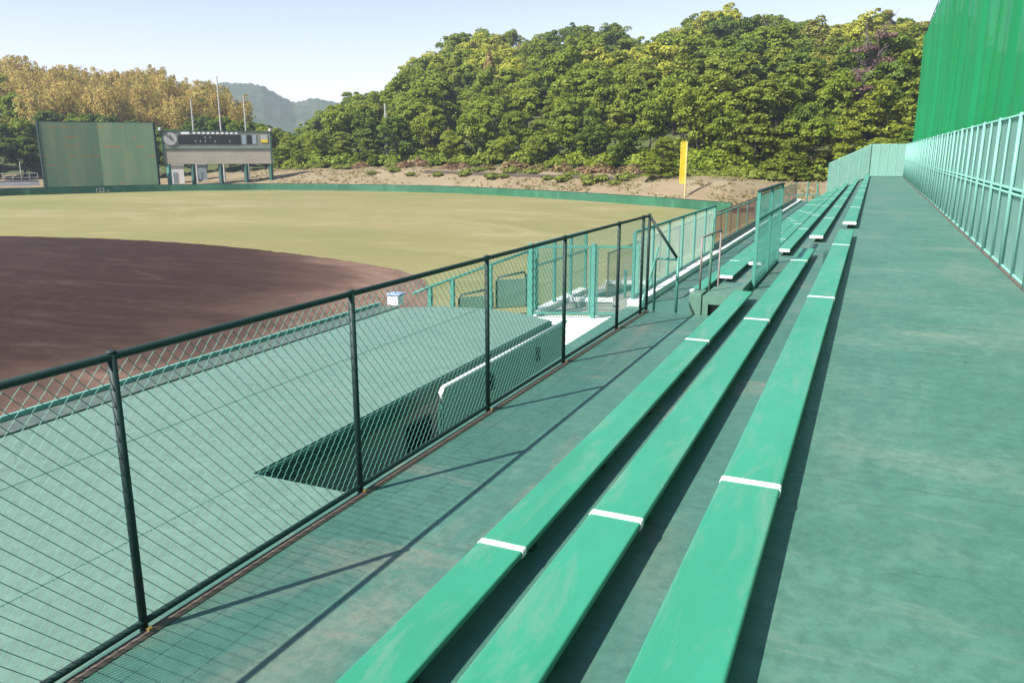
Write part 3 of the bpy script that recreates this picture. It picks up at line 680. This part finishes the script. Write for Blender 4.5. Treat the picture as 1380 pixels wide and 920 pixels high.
t = thing('railing', 'dark post railing above the pale low wall left of the backboard', 'railing', (p.x,p.y,p.z))
for k in range(9):
    c = p.lerp(q, k/8); MB().tube([(c.x,c.y,p.z+.1),(c.x,c.y,p.z+(2.6 if k % 3 == 0 else 1.1))], .06, 6).build('post', M['polewhite'], t)
for zz_ in (.5,1.05): MB().tube([(p.x,p.y,p.z+zz_),(q.x,q.y,p.z+zz_)], .04, 6).build('rail', M['polewhite'], t)
# foul pole
fp = atz(922,279,FZ); D = math.hypot(fp.x,fp.y); zt = at(920,191,D).z; zb_ = at(920,247,D).z
t = thing('foul_pole', 'yellow foul pole with flat mesh flag standing at the outfield wall', 'foul pole', (fp.x,fp.y,FZ))
MB().tube([(fp.x,fp.y,FZ),(fp.x,fp.y,zt)], .085, 10).build('pole', paint('pale_yellow',(.62,.5,.22),.5), t)
fr = MB(); wv = Vector((-_r.x,-_r.y,0))*.58; a = fp + wv*.12; b = fp + wv
for z in (zb_, (zb_+zt)/2, zt-.03): fr.bar((a.x,a.y,z),(b.x,b.y,z),.06,.06)
for c in (a,b): fr.bar((c.x,c.y,zb_),(c.x,c.y,zt),.06,.06)
fr.build('flag_frame', M['yellow'], t)
sl = MB()
for k in range(34):
    z = zb_ + (zt-zb_)*(k+.5)/34; sl.bar((a.x,a.y,z),(b.x,b.y,z),.02,.095)
sl.build('flag_mesh', M['yellow'], t)
sm = MB(); c = at(936,275,D-.6); panel_between(sm, (c.x-.5,c.y-.1), (c.x+.2,c.y+.15), FZ+.1, FZ+.95, .08); o = sm.build('plate', M['bluewhite']); tag(o, 'small pale plate on the outfield wall right of the foul pole', 'plate')

# ------------------------------------------------------------------ stand: walkway and tiers
# levels: 0 = walkway; each tier .333 lower. near block Y -3..14.2, far block Y 20..69
SX = [-.593, -1.315, -2.037, -2.66, -3.30, -3.95]; TD = .3333
e = [x+.09 for x in SX]            # riser lines
Y1 = 69.6
S(MB().box(e[0], 2.22, -4, Y1, -3.9, 0).build('walkway', M['floor']))
S(MB().box(e[1], e[0]-.002, -4, Y1-.01, -3.9, -TD).build('terrace', M['tier']))
S(MB().box(e[2], e[1]-.002, -4, Y1-.02, -3.9, -2*TD).build('terrace', M['tier']))
S(MB().box(-3.86, e[2]-.002, -4, 14.2, -3.9, -3*TD).build('terrace', M['tier']))
for k in (3,4,5): S(MB().box(e[k], (e[k-1])-.002, 19.6+.02*k, Y1-.01*k-.02, -3.9, -k*TD).build('terrace', M['tier']))
S(MB().box(-5.45, e[2]-.004, 14.203, 19.62, -3.9, -6*TD).build('terrace', M['tier']))
S(MB().box(-5.45, e[5]-.004, 19.63, Y1-.2, -3.9, -6*TD-.001).build('terrace', M['tier']))

PROF_W = .302
def seat_prof(x, z, w=PROF_W, th=.042, r=.011):
    P = []
    for cx, cz, a0 in ((x+w-r, z-r, 0), (x+r, z-r, 90), (x+r, z-th+r, 180), (x+w-r, z-th+r, 270)):
        for k in range(4): a = R(a0 + 30*k); P.append((cx + r*math.cos(a), cz + r*math.sin(a)))
    return P
def bench(row, x, zs, y0, y1, joints, label, group, cap0=False):
    t = thing('bench', label, 'bench', (x+.15, y0, zs-.16), group)
    ends = [y0] + [j for j in joints if y0 < j < y1] + [y1]
    for a, b in zip(ends[:-1], ends[1:]):
        MB().extrude_y(seat_prof(x, zs), a+.003, b-.003).build('seat_plank', M['bench'], t, smooth=False, bevel=0)
    for j in ends[1:-1]:
        MB().extrude_y(seat_prof(x-.004, zs+.004, PROF_W+.008, .055, .014), j-.028, j+.028).build('joint_band', M['white'], t)
    if cap0: MB().extrude_y(seat_prof(x-.005, zs+.005, PROF_W+.010, .06, .014), y0-.035, y0+.07).build('end_cap', M['white'], t)
    MB().extrude_y(seat_prof(x-.002, zs+.002, PROF_W+.004, .05, .012), y1-.02, y1+.015).build('end_cap', M['bench'], t)
    yy = y0 + .35
    while yy < y1:
        m_ = MB(); m_.box(x+.12, x+.18, yy-.03, yy+.03, zs-.16, zs-.066); m_.box(x+.03, x+.27, yy-.025, yy+.025, zs-.064, zs-.043); m_.box(x+.10, x+.24, yy-.05, yy+.05, zs-.1595, zs-.147)
        m_.build('bracket', M['steel_dark'], t); yy += 1.512 if y0 < 15 else 3.024
zsx = [.16-TD*k for k in range(6)]
near_j = [4.08, 10.12, 16.2]
bench(0, SX[0], zsx[0], -2.0, 19.45, near_j, 'green plank bench of the near block, the one beside the wide walkway', 'benches of the near block', )
bench(1, SX[1], zsx[1], -2.0, 18.3, near_j, 'middle of the three long green near benches, white bands across it', 'benches of the near block')
bench(2, SX[2], zsx[2], -2.0, 14.15, near_j, 'green near bench closest to the chain-link fence, shortest of the three', 'benches of the near block')
far_lab = ['farther green bench along the walkway, first of the far block beside it', 'second bench below the walkway in the far block, white end cap', 'third bench below the walkway in the far block, right of the mesh panel',
           'fourth bench of the far block, seen through the teal mesh panel', 'far block bench second from the bottom, end just left of the mesh panel', 'lowest bench of the far block, its white end behind the pipe handrail']
ystart = [21.6, 21.2, 20.85, 20.6, 20.3, 19.9]
for k in range(6):
    bench(k, SX[k], zsx[k], ystart[k], [68.9,68.6,68.3,68,67.5,67][k], [ystart[k]+6.05*i for i in range(1,9)], far_lab[k], 'benches of the far block', True)
m = MB(); m.box(-.76,-.60,16.7,17.0,-TD+.002,-.05); o = m.build('utility_box', M['darkgreen'], bevel=.01); tag(o, 'small dark green box beside the near walkway bench, at the riser', 'box')

# ------------------------------------------------------------------ fences
def zigzag(mb, p0, dirv, L, z0, z1, pitch, r, off=.004, sag=0):
    """chain link: bent wires woven in the vertical plane through p0 along dirv"""
    dv = Vector(dirv).normalized(); nv = Vector((dv.y,-dv.x,0)); n = int(L/pitch); hz = pitch*1.12; k = int((z1-z0)/hz)
    V = []; F = []
    for i in range(n):
        s0 = (i+.5)*pitch
        for j in range(k+1):
            sg = 1 if ((i+j) % 2) else -1
            c = Vector(p0) + dv*(s0 + sg*(pitch/2)) + nv*(off*sg); c.z = z0 + j*hz
            b = len(V)
            V += [c+nv*r, c+Vector((0,0,r))+dv*(r*.3), c-nv*r, c-Vector((0,0,r))-dv*(r*.3)]
            if j: F += [(b-4+q, b-4+(q+1)%4, b+(q+1)%4, b+q) for q in range(4)]
    mb.add(V, F)
def diamonds(mb, a, b, z0a, z1a, z0b, z1b, pitch, r):
    """straight diagonal wires filling a (possibly sloping) vertical panel between plan points a and b"""
    a = Vector((a[0],a[1],0)); b = Vector((b[0],b[1],0)); L = (b-a).length; dv = (b-a)/L; nv = Vector((dv.y,-dv.x,0)); H = z1a-z0a
    V = []; F = []; u = -H
    while u < L+H:
        for sg in (1,-1):
            s0, s1 = (u, u+H) if sg > 0 else (u+H, u); t0, t1 = 0., 1.
            ds = s1-s0; lo, hi = sorted(((0-s0)/ds, (L-s0)/ds)); t0 = max(0, lo); t1 = min(1, hi)
            if t1-t0 < .01: continue
            bb = len(V)
            for t in (t0, t1):
                s = s0+ds*t; c = a+dv*s+nv*(r*sg); f = s/L; zb = z0a+(z0b-z0a)*f; zt = z1a+(z1b-z1a)*f; c.z = zb+(zt-zb)*t
                V += [c+nv*r, c+Vector((0,0,r)), c-nv*r, c-Vector((0,0,r))]
            F += [(bb+q, bb+(q+1)%4, bb+4+(q+1)%4, bb+4+q) for q in range(4)]
        u += pitch
    mb.add(V, F)

# near chain-link fence
def fx(y): return -3.815 + .017*(y-3)
nf = thing('chain_link_fence', 'long dark green chain-link fence with round posts along the front of the near benches', 'fence', (fx(3),3,-1))
zt = .735; zb = -.985
ys0, ys1 = -3.0, 14.25
mm = MB(); zigzag(mm, (fx(ys0)-.03, ys0, 0), (.017,1,0), ys1-ys0, zb+.03, zt-.01, .046, .0026); mm.build('wire_mesh', M['wire'], nf)
MB().tube([(fx(ys0),ys0,zt),(fx(ys1),ys1,zt)], .0235, 12).build('top_rail', M['fence'], nf, smooth=True)
MB().tube([(fx(ys0),ys0,zb+.05),(fx(ys1),ys1,zb+.05)], .022, 10).build('bottom_rail', M['fence'], nf, smooth=True)
for z in (.2,-.4): MB().tube([(fx(ys0)-.03,ys0,z),(fx(ys1)-.03,ys1,z)], .0022, 5).build('tension_wire', M['wire'], nf)
for y in (-1.5,.78,3.04,5.28,7.72,10.05,12.45,13.85,14.25):
    po = MB().tube([(fx(y),y,-1.0),(fx(y),y,zt+.02)], .026, 14).build('post', M['fence'], nf, smooth=True)
    MB().tube([(fx(y),y,zt+.018),(fx(y),y,zt+.032),(fx(y),y,zt+.036)], [.029,.027,.012], 12).build('cap', M['fence'], po, smooth=True)
    if y < 13:
        MB().box(fx(y)+.03,fx(y)+.06,y-.015,y+.015,-.9985,-.96).build('anchor_bolt', M['brass'], po)
kb = MB(); kb.box(-.055,.02,-3.5,0,0,.012)
m = MB(); m.add([(fx(-3.5)+.02,-3.5,-.994),(fx(-3.5)+.075,-3.5,-.994),(fx(14.2)+.075,14.19,-.994),(fx(14.2)+.02,14.19,-.994),(fx(-3.5)+.02,-3.5,-.975),(fx(-3.5)+.06,-3.5,-.975),(fx(14.2)+.06,14.19,-.975),(fx(14.2)+.02,14.19,-.975)],
    [(0,1,2,3),(4,7,6,5),(0,4,5,1),(1,5,6,2),(2,6,7,3),(3,7,4,0)]); o = m.build('kerb', M['brownkerb']); S(o)

# end panel with sloping handrail
ep = thing('end_panel', 'short teal railing panel with sloping dark handrail closing the end of the chain-link fence', 'railing', (-3.35,14.2,-1))
MB().tube([(fx(14.2),14.2,zt+.02),(-3.08,14.2,.0)], .026, 10).build('handrail', M['fence'], ep, smooth=True)
f_ = MB(); f_.tube([(-3.47,14.2,-.99),(-3.47,14.2,-.06),(-3.42,14.2,-.02),(-3.06,14.2,-.02)], .022, 8); f_.tube([(-3.06,14.2,-.99),(-3.06,14.2,.02)], .026, 8); f_.build('frame', M['teal'], ep, smooth=True)
mm = MB(); diamonds(mm,(-3.46,14.2),(-3.07,14.2),-.97,-.04,-.97,-.04,.06,.0022); mm.build('wire_mesh', M['wire'], ep)
MB().tube([(-3.78,14.25,-1.2),(-3.60,14.6,-.2),(-3.6,14.9,.1)], .02, 8).build('brace', M['teal'], ep)

# mint fence on the right
rf = thing('screen_fence', 'tall mint green mesh fence with closely spaced posts along the right of the walkway', 'fence', (2.05,20,0))
RX = 2.05; RH = 2.42; Ya, Yb = 3.0, 69.0
mm = MB(); diamonds(mm,(RX+.035,Ya),(RX+.035,Yb),.06,1.20,.06,1.20,.045,.0102); mm.build('wire_mesh', M['mintwire'], rf)
mm = MB(); diamonds(mm,(RX+.035,Ya),(RX+.035,Yb),1.28,RH,1.28,RH,.045,.0102); mm.build('wire_mesh', M['mintwire'], rf)
for z, r in ((.05,.022),(1.20,.024),(1.275,.024),(RH,.026)): MB().tube([(RX,Ya,z),(RX,Yb,z)], r, 8).build('rail', M['mint'], rf, smooth=True)
y = 3.2; k = 0
while y < Yb:
    big = k % 2 == 0; r = .034 if big else .02
    po = MB().tube([(RX-.02,y,0.001),(RX-.02,y,RH+(.025 if big else -.02))], r, 10).build('post', M['mint'], rf, smooth=True)
    if big: MB().tube([(RX-.02,y,RH+.025),(RX-.02,y,RH+.042)], [r*1.05,r*.5], 10).build('cap', M['mint'], po, smooth=True)
    y += 1.19; k += 1
S(MB().box(RX-.045,RX+.1,-3,69.5,.0015,.03).build('kerb', M['brownkerb']))
ef = thing('screen_fence', 'mint green mesh fence crossing the far end of the walkway and stepping down the tiers', 'fence', (0,69,0))
segs = [((RX,69.05),(-.36,69.05),.05,RH,.05,RH), ((-.36,69.05),(-3.3,69.05),.05,RH,-1.45,.98)]
for a, b, z0, z1, z2, z3 in segs:
    mm = MB(); diamonds(mm,a,b,z0,z1,z2,z3,.045,.019); mm.build('wire_mesh', M['mintwire'], ef)
    for f in (0,.5,1):
        MB().tube([(a[0],a[1],z0+(z1-z0)*f),(b[0],b[1],z2+(z3-z2)*f)], .03, 8).build('rail', M['mint'], ef)
    nP = 4
    for i in range(nP+1):
        q = i/nP; x_ = a[0]+(b[0]-a[0])*q; MB().tube([(x_,a[1]-.03,z0+(z2-z0)*q-.2),(x_,a[1]-.03,z1+(z3-z1)*q)], .035, 8).build('post', M['mint'], ef)

# green safety net
nt_ = thing('safety_net', 'very tall saturated green safety net hanging in folds behind the mint fence', 'net', (2.6,40,0))
zt_n = atY(1240,50,75).z; NX = 2.62
m = MB(); ny, nz = 340, 14; V = []; F = []
for i in range(ny+1):
    y = 1 + (75-1)*i/ny
    for k in range(nz+1):
        t = k/nz; am = .03+.06*(1-t)
        x = NX + am*(math.sin(y*2.1)+.6*math.sin(y*4.7+1.3)+.5*math.sin(y*.9+t*1.2)) + .25*math.sin(t*math.pi)*.6
        z = -1.0 + (zt_n+1.0)*t - (.18*abs(math.sin(y*math.pi/9.25)) if k == nz else 0)
        V.append((x,y,z))
for i in range(ny):
    for k in range(nz): F.append((i*(nz+1)+k,(i+1)*(nz+1)+k,(i+1)*(nz+1)+k+1,i*(nz+1)+k+1))
m.add(V,F); m.build('netting', M['net'], nt_, smooth=True)
for i in range(9):
    y = 1.0+9.25*i; MB().tube([(NX+.75,y,-4),(NX+.75,y,zt_n+.2)], .13, 8).build('post', M['darkgreen'], nt_, smooth=True)
for y in (6.2,10.3,15.8,25,40): MB().tube([(NX-.12,y,-.5),(NX-.02,y,zt_n*.5),(NX-.12,y,zt_n)], .012, 6).build('seam_rope', M['net'], nt_)
MB().tube([(NX,1,zt_n+.03),(NX,75,zt_n+.03)], .025, 6).build('top_cable', M['darkgreen'], nt_)
S(MB().box(2.23,30,-10,95,-3.9,-.6).build('ground', M['bank']))

# mesh panel in the gap between the blocks
mp = thing('mesh_panel', 'free-standing teal mesh panel guarding the stair gap between the two bench blocks', 'fence panel', (-1.89,17,-.667))
px, pa, pb, pz0, pz1 = -1.89, 15.45, 19.55, -.655, 1.1
mm = MB(); diamonds(mm,(px,pa),(px,pb),pz0+.05,pz1,pz0+.05,pz1,.075,.0022); mm.build('wire_mesh', M['wire'], mp)
for y in (pa,(pa+pb)/2,pb): MB().box(px-.03,px+.03,y-.03,y+.03,-.666,pz1+.02).build('post', M['teal'], mp)
MB().box(px-.035,px+.035,pa-.03,pb+.03,pz1+.021,pz1+.07).build('top_rail', M['fence'], mp)
MB().box(px-.02,px+.02,pa,pb,pz0+.02,pz0+.06).build('bottom_rail', M['teal'], mp)
MB().box(px-.022,px+.022,pa+.03,pb-.03,.62,.66).build('mid_rail', M['teal'], mp)

# stair block beside the gap
sbk = thing('stair_block', 'green painted concrete steps with a dark square opening beside the near front bench', 'steps', (-2.5,14.6,-1))
MB().box(-2.84,-2.62,14.24,14.75,-1.95,-.62).build('step', M['stair'], sbk, bevel=.01)
m = MB(); m.box(-2.60,-2.5,14.24,14.36,-1.95,-.655); m.box(-2.5,-1.98,14.24,14.36,-.80,-.655); m.box(-2.60,-1.98,14.37,15.4,-1.95,-.66); m.build('stringer', M['stair'], sbk)
MB().box(-2.5,-2.0,14.355,14.368,-1.6,-.8).build('opening', M['sbdark'], sbk)
for k in range(4): MB().box(-2.83+.0*k,-1.98,15.45+.55*k,16.0+.55*k-.003,-1.98,-.93-.26*k).build('step', M['stair'], sbk)
MB().box(-2.0,-1.93,14.4,19.4,-1.98,-.50).build('cheek_wall', M['stair'], sbk)
hr = thing('handrail', 'slim brownish pipe handrail standing on the green steps', 'handrail', (-2.75,14.9,-1))
m = MB(); m.tube([(-2.73,14.62,-.62),(-2.73,14.62,.36)], .02, 8); m.tube([(-2.73,14.62,.35),(-2.73,16.6,.30)], .02, 8); m.tube([(-2.73,16.6,-1.9),(-2.73,16.6,.30)], .02, 8); m.build('pipe', M['gal'], hr, smooth=True)
MB().tube([(-2.73,15.6,-1.0),(-2.73,15.6,.62)], .025, 8).build('post', M['stair'], hr, smooth=True)

# front fence of the far block
ff = thing('panel_fence', 'teal panelled mesh fence along the front of the far block, tall part then low part', 'fence', (-5.4,30,-2))
S(MB().box(-5.5,-5.12,19.66,69,-2.3,-1.84).build('kerb', M['whitecon']))
X_ = -5.4
mm = MB(); diamonds(mm,(X_,19.8),(X_,31.2),-1.8,-.16,-1.8,-.16,.085,.0026); mm.build('wire_mesh', M['mintwire'], ff)
mm = MB(); diamonds(mm,(X_,31.3),(X_,67),-1.8,-.52,-1.8,-.52,.13,.0022); mm.build('wire_mesh', M['redmesh'], ff)
y = 19.8
for k in range(7):
    MB().box(X_-.035,X_+.035,y-.035,y+.035,-1.839,-.14).build('post', M['teal'], ff); y += 1.9
for z in (-.13,-1.78): MB().box(X_-.03,X_+.03,19.85,31.2,z-.03,z+.03).build('rail', M['teal'], ff)
MB().tube([(X_,31.25,-.52),(X_,67,-.46)], .03, 8).build('rail', M['teal'], ff)
MB().box(X_-.05,X_+.05,31.25,67,-1.838,-1.62).build('base_board', M['darkgreen'], ff)
for k in range(12): MB().tube([(X_,34+3*k,-1.838),(X_,34+3*k,-.5)], .025, 6).build('post', M['teal'], ff)

# foul-side field fence, brown net beyond, red clay strip
fo = thing('net_fence', 'brownish net fence with thin posts along the foul side of the field', 'fence', (-9,40,FZ))
FX = -8.6; ztf = -1.75
mm = MB(); diamonds(mm,(FX,28),(FX,72),FZ+.1,ztf,FZ+.1,ztf,.14,.0035); mm.build('netting', M['redmesh'], fo)
MB().tube([(FX,28,ztf),(FX,72,ztf)], .03, 6).build('rail', M['redmesh'], fo)
for k in range(12): MB().tube([(FX,28+4*k,FZ),(FX,28+4*k,ztf+.05)], .04, 6).build('post', M['redmesh'], fo)
sheet('clay_strip', [(-8.4,48),(-5.6,48),(-5.6,72),(-8.4,72)], FZ+.05, M['reddirt'])

# ------------------------------------------------------------------ dugout with roof
du = thing('dugout', 'sunken dugout with broad flat pale green roof joining the stand below the chain-link fence', 'dugout', (-6.5,6,FZ))
rp = [(-7.95,-4),(-3.865,-4),(-3.865,5.25),(-4.93,5.25),(-4.93,12.7),(-5.6,13.05),(-6.5,13.2),(-7.3,13.05),(-7.95,12.6)]
MB().prism(rp, -1.235, -1.004).build('roof', M['roof'], du)
m = MB(); m.box(-4.928,-4.90,5.25,12.72,-1.24,-1.02); m.build('fascia', M['darkgreen'], du)
m = MB(); m.box(-8.36,-7.953,-4,12.6,-1.30,-.985); m.build('gutter_beam', paint('gutter_grey',(.14,.20,.165),.8,.35,9), du)
m = MB(); m.box(-8.40,-8.363,-4,12.62,-1.32,-.93); m.build('edge_lip', M['mint'], du)
m = MB(); m.box(-5.15,-5.0,5.25,12.7,FZ,-1.237); m.build('rear_wall', M['concrete'], du)
m = MB(); m.box(-7.9,-5.152,12.55,12.68,FZ,-1.237); m.build('end_wall', M['concrete'], du)
m = MB(); m.box(-4.99,-4.9,12.75,12.86,FZ,-1.1); m.build('corner_post', M['white'], du)
m = MB(); m.box(-8.2,-7.8,-4,12.5,FZ,-2.5); m.build('front_rail_wall', M['pad'], du)
for y in (0,4,8,12): MB().tube([(-8.0,y,-2.5),(-8.0,y,-1.3)], .06, 8).build('post', M['fence'], du)
m = MB(); m.box(-4.995,-4.95,8.0,8.55,FZ,-1.45); m.build('door', M['sbdark'], du)
S(MB().box(-5.0,-3.864,4.9,5.248,FZ-.3,-1.237).build('terrace', M['concrete']))
sheet('concrete_apron', [(-4.995,5.25),(-3.862,5.25),(-3.862,11.99),(-4.995,11.99)], FZ+.02, M['concrete'])
dp = thing('guard_wall', 'grey guard wall with white coping pipe in the stair recess beside the dugout roof', 'low wall', (-4.6,10,FZ))
MB().box(-4.635,-4.605,8.25,12.6,FZ+.03,-1.03).build('wall_body', M['palewall'], dp)
m = MB(); m.tube([(-4.62,8.22,-1.14),(-4.62,8.22,-1.03),(-4.62,8.28,-.985),(-4.62,12.64,-.985)], .032, 10); m.build('coping_pipe', M['white'], dp, smooth=True)
MB().box(-4.645,-4.60,8.225,8.247,FZ+.03,-1.12).build('end_face_shade', M['darkgreen'], dp)  # added dark strip, covers the sunlit wall end so it looks shaded
for y in (9.6,11.3): MB().box(-4.603,-4.55,y-.03,y+.03,-1.36,-1.14).build('bracket', M['sbdark'], dp)
MB().tube([(-4.6,8.15,-2.6),(-4.6,8.15,-1.2)], .022, 8).build('down_pipe', M['darkgreen'], dp)
c = (-8.1,12.9)
t = thing('cooler_box', 'small white box with pale blue lid at the far corner of the dugout roof', 'box', (c[0],c[1],-1))
MB().box(c[0]-.13,c[0]+.11,c[1]-.25,c[1]-.04,-.984,-.80).build('body', M['white'], t, bevel=.02)
MB().box(c[0]-.14,c[0]+.16,c[1]-.27,c[1]-.02,-.797,-.75).build('lid', M['blue'], t, bevel=.02)

# ------------------------------------------------------------------ gate, field-side fence, parapets beyond the dugout
gt = thing('double_gate', 'teal framed double mesh gate standing on the white concrete beyond the dugout', 'gate', (-8.3,24.6,FZ))
gl = Vector((-10.0,24.0,0)); gm = Vector((-8.08,24.7,0)); gr_ = Vector((-6.75,25.15,0)); gz = -1.1
for a, wd in ((gl,.13),(gm,.13),(gr_,.13)): MB().box(a.x-wd/2,a.x+wd/2,a.y-wd/2,a.y+wd/2,FZ+.008,gz+.06).build('post', M['teal'], gt)
for a, b in ((gl,gm),(gm,gr_)):
    dv = (b-a).normalized(); p = a+dv*.12; q = b-dv*.12; f_ = MB()
    for z in (FZ+.16, gz-.04): f_.bar((p.x,p.y,z),(q.x,q.y,z),.05,.07)
    for c in (p,q): f_.bar((c.x,c.y,FZ+.10),(c.x,c.y,gz),.05,.05)
    lf = f_.build('leaf_frame', M['teal'], gt)
    mm = MB(); diamonds(mm,(p.x,p.y),(q.x,q.y),FZ+.14,gz-.05,FZ+.14,gz-.05,.10,.0032); mm.build('wire_mesh', M['wire'], lf)
sf = thing('side_fence', 'teal mesh side fence running back to the field from the left gate post', 'fence', (-10.2,24.3,FZ))
a = Vector((-10.05,24.6,0)); b = Vector((-9.95,29.4,0))
for i in range(4):
    c = a.lerp(b,i/3); MB().box(c.x-.05,c.x+.05,c.y-.05,c.y+.05,FZ,gz).build('post', M['teal'], sf)
f_ = MB()
for z in (gz-.02, gz-.75, FZ+.12): f_.bar((a.x,a.y,z),(b.x,b.y,z),.05,.06)
f_.build('rail', M['teal'], sf)
mm = MB(); diamonds(mm,(a.x,a.y),(b.x,b.y),FZ+.1,gz,FZ+.1,gz,.09,.0035); mm.build('wire_mesh', M['wire'], sf)
m = MB(); m.box(-10.2,-9.85,24.3,29.5,FZ+.007,FZ+.16); S(m.build('kerb', M['whitecon']))
lf_ = thing('field_fence', 'low teal rail fence with green backing panel beyond the end of the dugout roof', 'fence', (-12.5,24,FZ))
a = Vector((-13.2,21.6,0)); b = Vector((-10.3,24.6,0)); zA = at(575,388,math.hypot(a.x,a.y)).z; zB = zA+.1
a2 = at(575,388,25.4); b2 = at(716,337,26.3)
A_ = Vector((a2.x,a2.y,0)); B_ = Vector((b2.x,b2.y,0)); E_ = at(556,396,25.3)
f_ = MB(); f_.tube([(E_.x,E_.y,E_.z),(a2.x,a2.y,a2.z),(b2.x,b2.y,b2.z)], .045, 8); f_.build('rail', M['teal'], lf_, smooth=True)
for q in (.03,.24,.60,.985):
    c = a2.lerp(b2,q); MB().box(c.x-.06,c.x+.06,c.y-.06,c.y+.06,FZ,c.z).build('post', M['teal'], lf_)
mm = MB(); diamonds(mm,(a2.x,a2.y),(b2.x,b2.y),FZ+.1,a2.z,FZ+.1,b2.z,.09,.0032); mm.build('wire_mesh', M['wire'], lf_)
# pads behind the fence
for f0, f1, lb in ((.30,.62,'green padded screen with rounded corners leaning behind the low field fence, nearer the box'), (.66,.95,'darker green rounded screen right of the other, behind the low field fence')):
    p = at(575,388,27.0).lerp(at(716,337,28.0), f0); q = at(575,388,27.0).lerp(at(716,337,28.0), f1); hz = p.z-.75+.35*(f0)
    t = thing('screen', lb, 'screen', (p.x,p.y,FZ)); f_ = MB(); f_.tube([(p.x,p.y,FZ),(p.x,p.y,hz-.15),(p.x*.93+q.x*.07,p.y*.93+q.y*.07,hz),(p.x*.07+q.x*.93,p.y*.07+q.y*.93,hz+.15),(q.x,q.y,hz),(q.x,q.y,FZ)], .04, 8); f_.build('frame', M['fence'], t, smooth=True)
    panel_between(MB(), (p.x,p.y), (q.x,q.y), FZ+.02, hz-.08, .03).build('sheet', M['pads'], t)
# parapets and pit beyond the gate
def parapet(pts, z, wd, m, label, D):
    P = [at(x, y, D) for x, y in pts]; t = thing('parapet', label, 'low wall', (P[0].x,P[0].y,FZ)); mm = MB(); cm = MB()
    for a, b in zip(P[:-1], P[1:]):
        zz1 = (a.z+b.z)/2; mm.bar((a.x,a.y,(zz1+FZ)/2-.06),(b.x,b.y,(zz1+FZ)/2-.06),wd*.8,max(.1,zz1-FZ-.1)); cm.bar((a.x,a.y,zz1-.03),(b.x,b.y,zz1-.03),wd,.12)
    mm.build('wall_body', M['concrete'], t); cm.build('coping', M['white'], t)
parapet([(768,400),(826,405)], 0, .3, None, 'white topped low wall behind the double gate, nearer one', 28)
parapet([(816,378),(872,381)], 0, .3, None, 'white topped low wall farther behind the double gate', 32)
t = thing('pit_cover', 'dark green slanted cover beside the white low walls behind the gate', 'cover', (-9,29,FZ))
p = at(800,395,29.5); q = at(846,383,32); panel_between(MB(), p, q, FZ, q.z, .25).build('cover_sheet', M['darkgreen'], t)
sheet('concrete_path', [(-10.4,24.6),(-5.6,26.2),(-5.6,34),(-9.6,34)], FZ+.004, M['kerb'])
t = thing('field_post', 'lone teal post on the concrete just behind the right gate leaf', 'post', (-8,30,FZ)); p = at(843,368,30); MB().tube([(p.x,p.y,FZ),(p.x,p.y,p.z)], .05, 8).build('shaft', M['teal'], t); MB().tube([(p.x,p.y,p.z),(p.x,p.y,p.z+.12)], [.09,.05], 8).build('cap', M['teal'], t)
# things past the far end of the stand
p = at(1046,276,72); q = at(1092,274,72); t = thing('low_wall', 'white wall block past the far end of the benches', 'wall', (p.x,p.y,FZ)); m = MB(); panel_between(m, p, q, FZ, p.z, .3); m.build('wall_body', M['white'], t); mm = MB(); mm.bar((p.x,p.y,p.z+.05),(q.x,q.y,p.z+.05),.5,.1); mm.build('coping', M['kerb'], t)
p = at(1050,262,75); q = at(1114,262,75); t = thing('railing', 'teal railing with two taller posts past the end of the benches', 'railing', (p.x,p.y,FZ))
for z in (p.z,p.z-.7): MB().tube([(p.x,p.y,z),(q.x,q.y,z)], .05, 6).build('rail', M['teal'], t)
for k in range(6):
    c = p.lerp(q,k/5); MB().tube([(c.x,c.y,FZ),(c.x,c.y,p.z+(1.1 if k in (3,4) else .02))], .07 if k in (3,4) else .05, 6).build('post', M['teal'], t)

# ------------------------------------------------------------------ air
hz = MB().box(-1180,1180,-1180,1180,FZ-1.2,95).build('haze', bpy.data.materials.new('haze'))
hm = hz.data.materials[0]; hm.use_nodes = True; t = hm.node_tree; t.nodes.remove(t.nodes['Principled BSDF'])
pv = t.nodes.new('ShaderNodeVolumePrincipled'); pv.inputs['Color'].default_value = (.72,.82,1,1); pv.inputs['Density'].default_value = .00042; pv.inputs['Anisotropy'].default_value = .2
t.links.new(pv.outputs[0], t.nodes['Material Output'].inputs['Volume']); hz['kind'] = 'stuff'
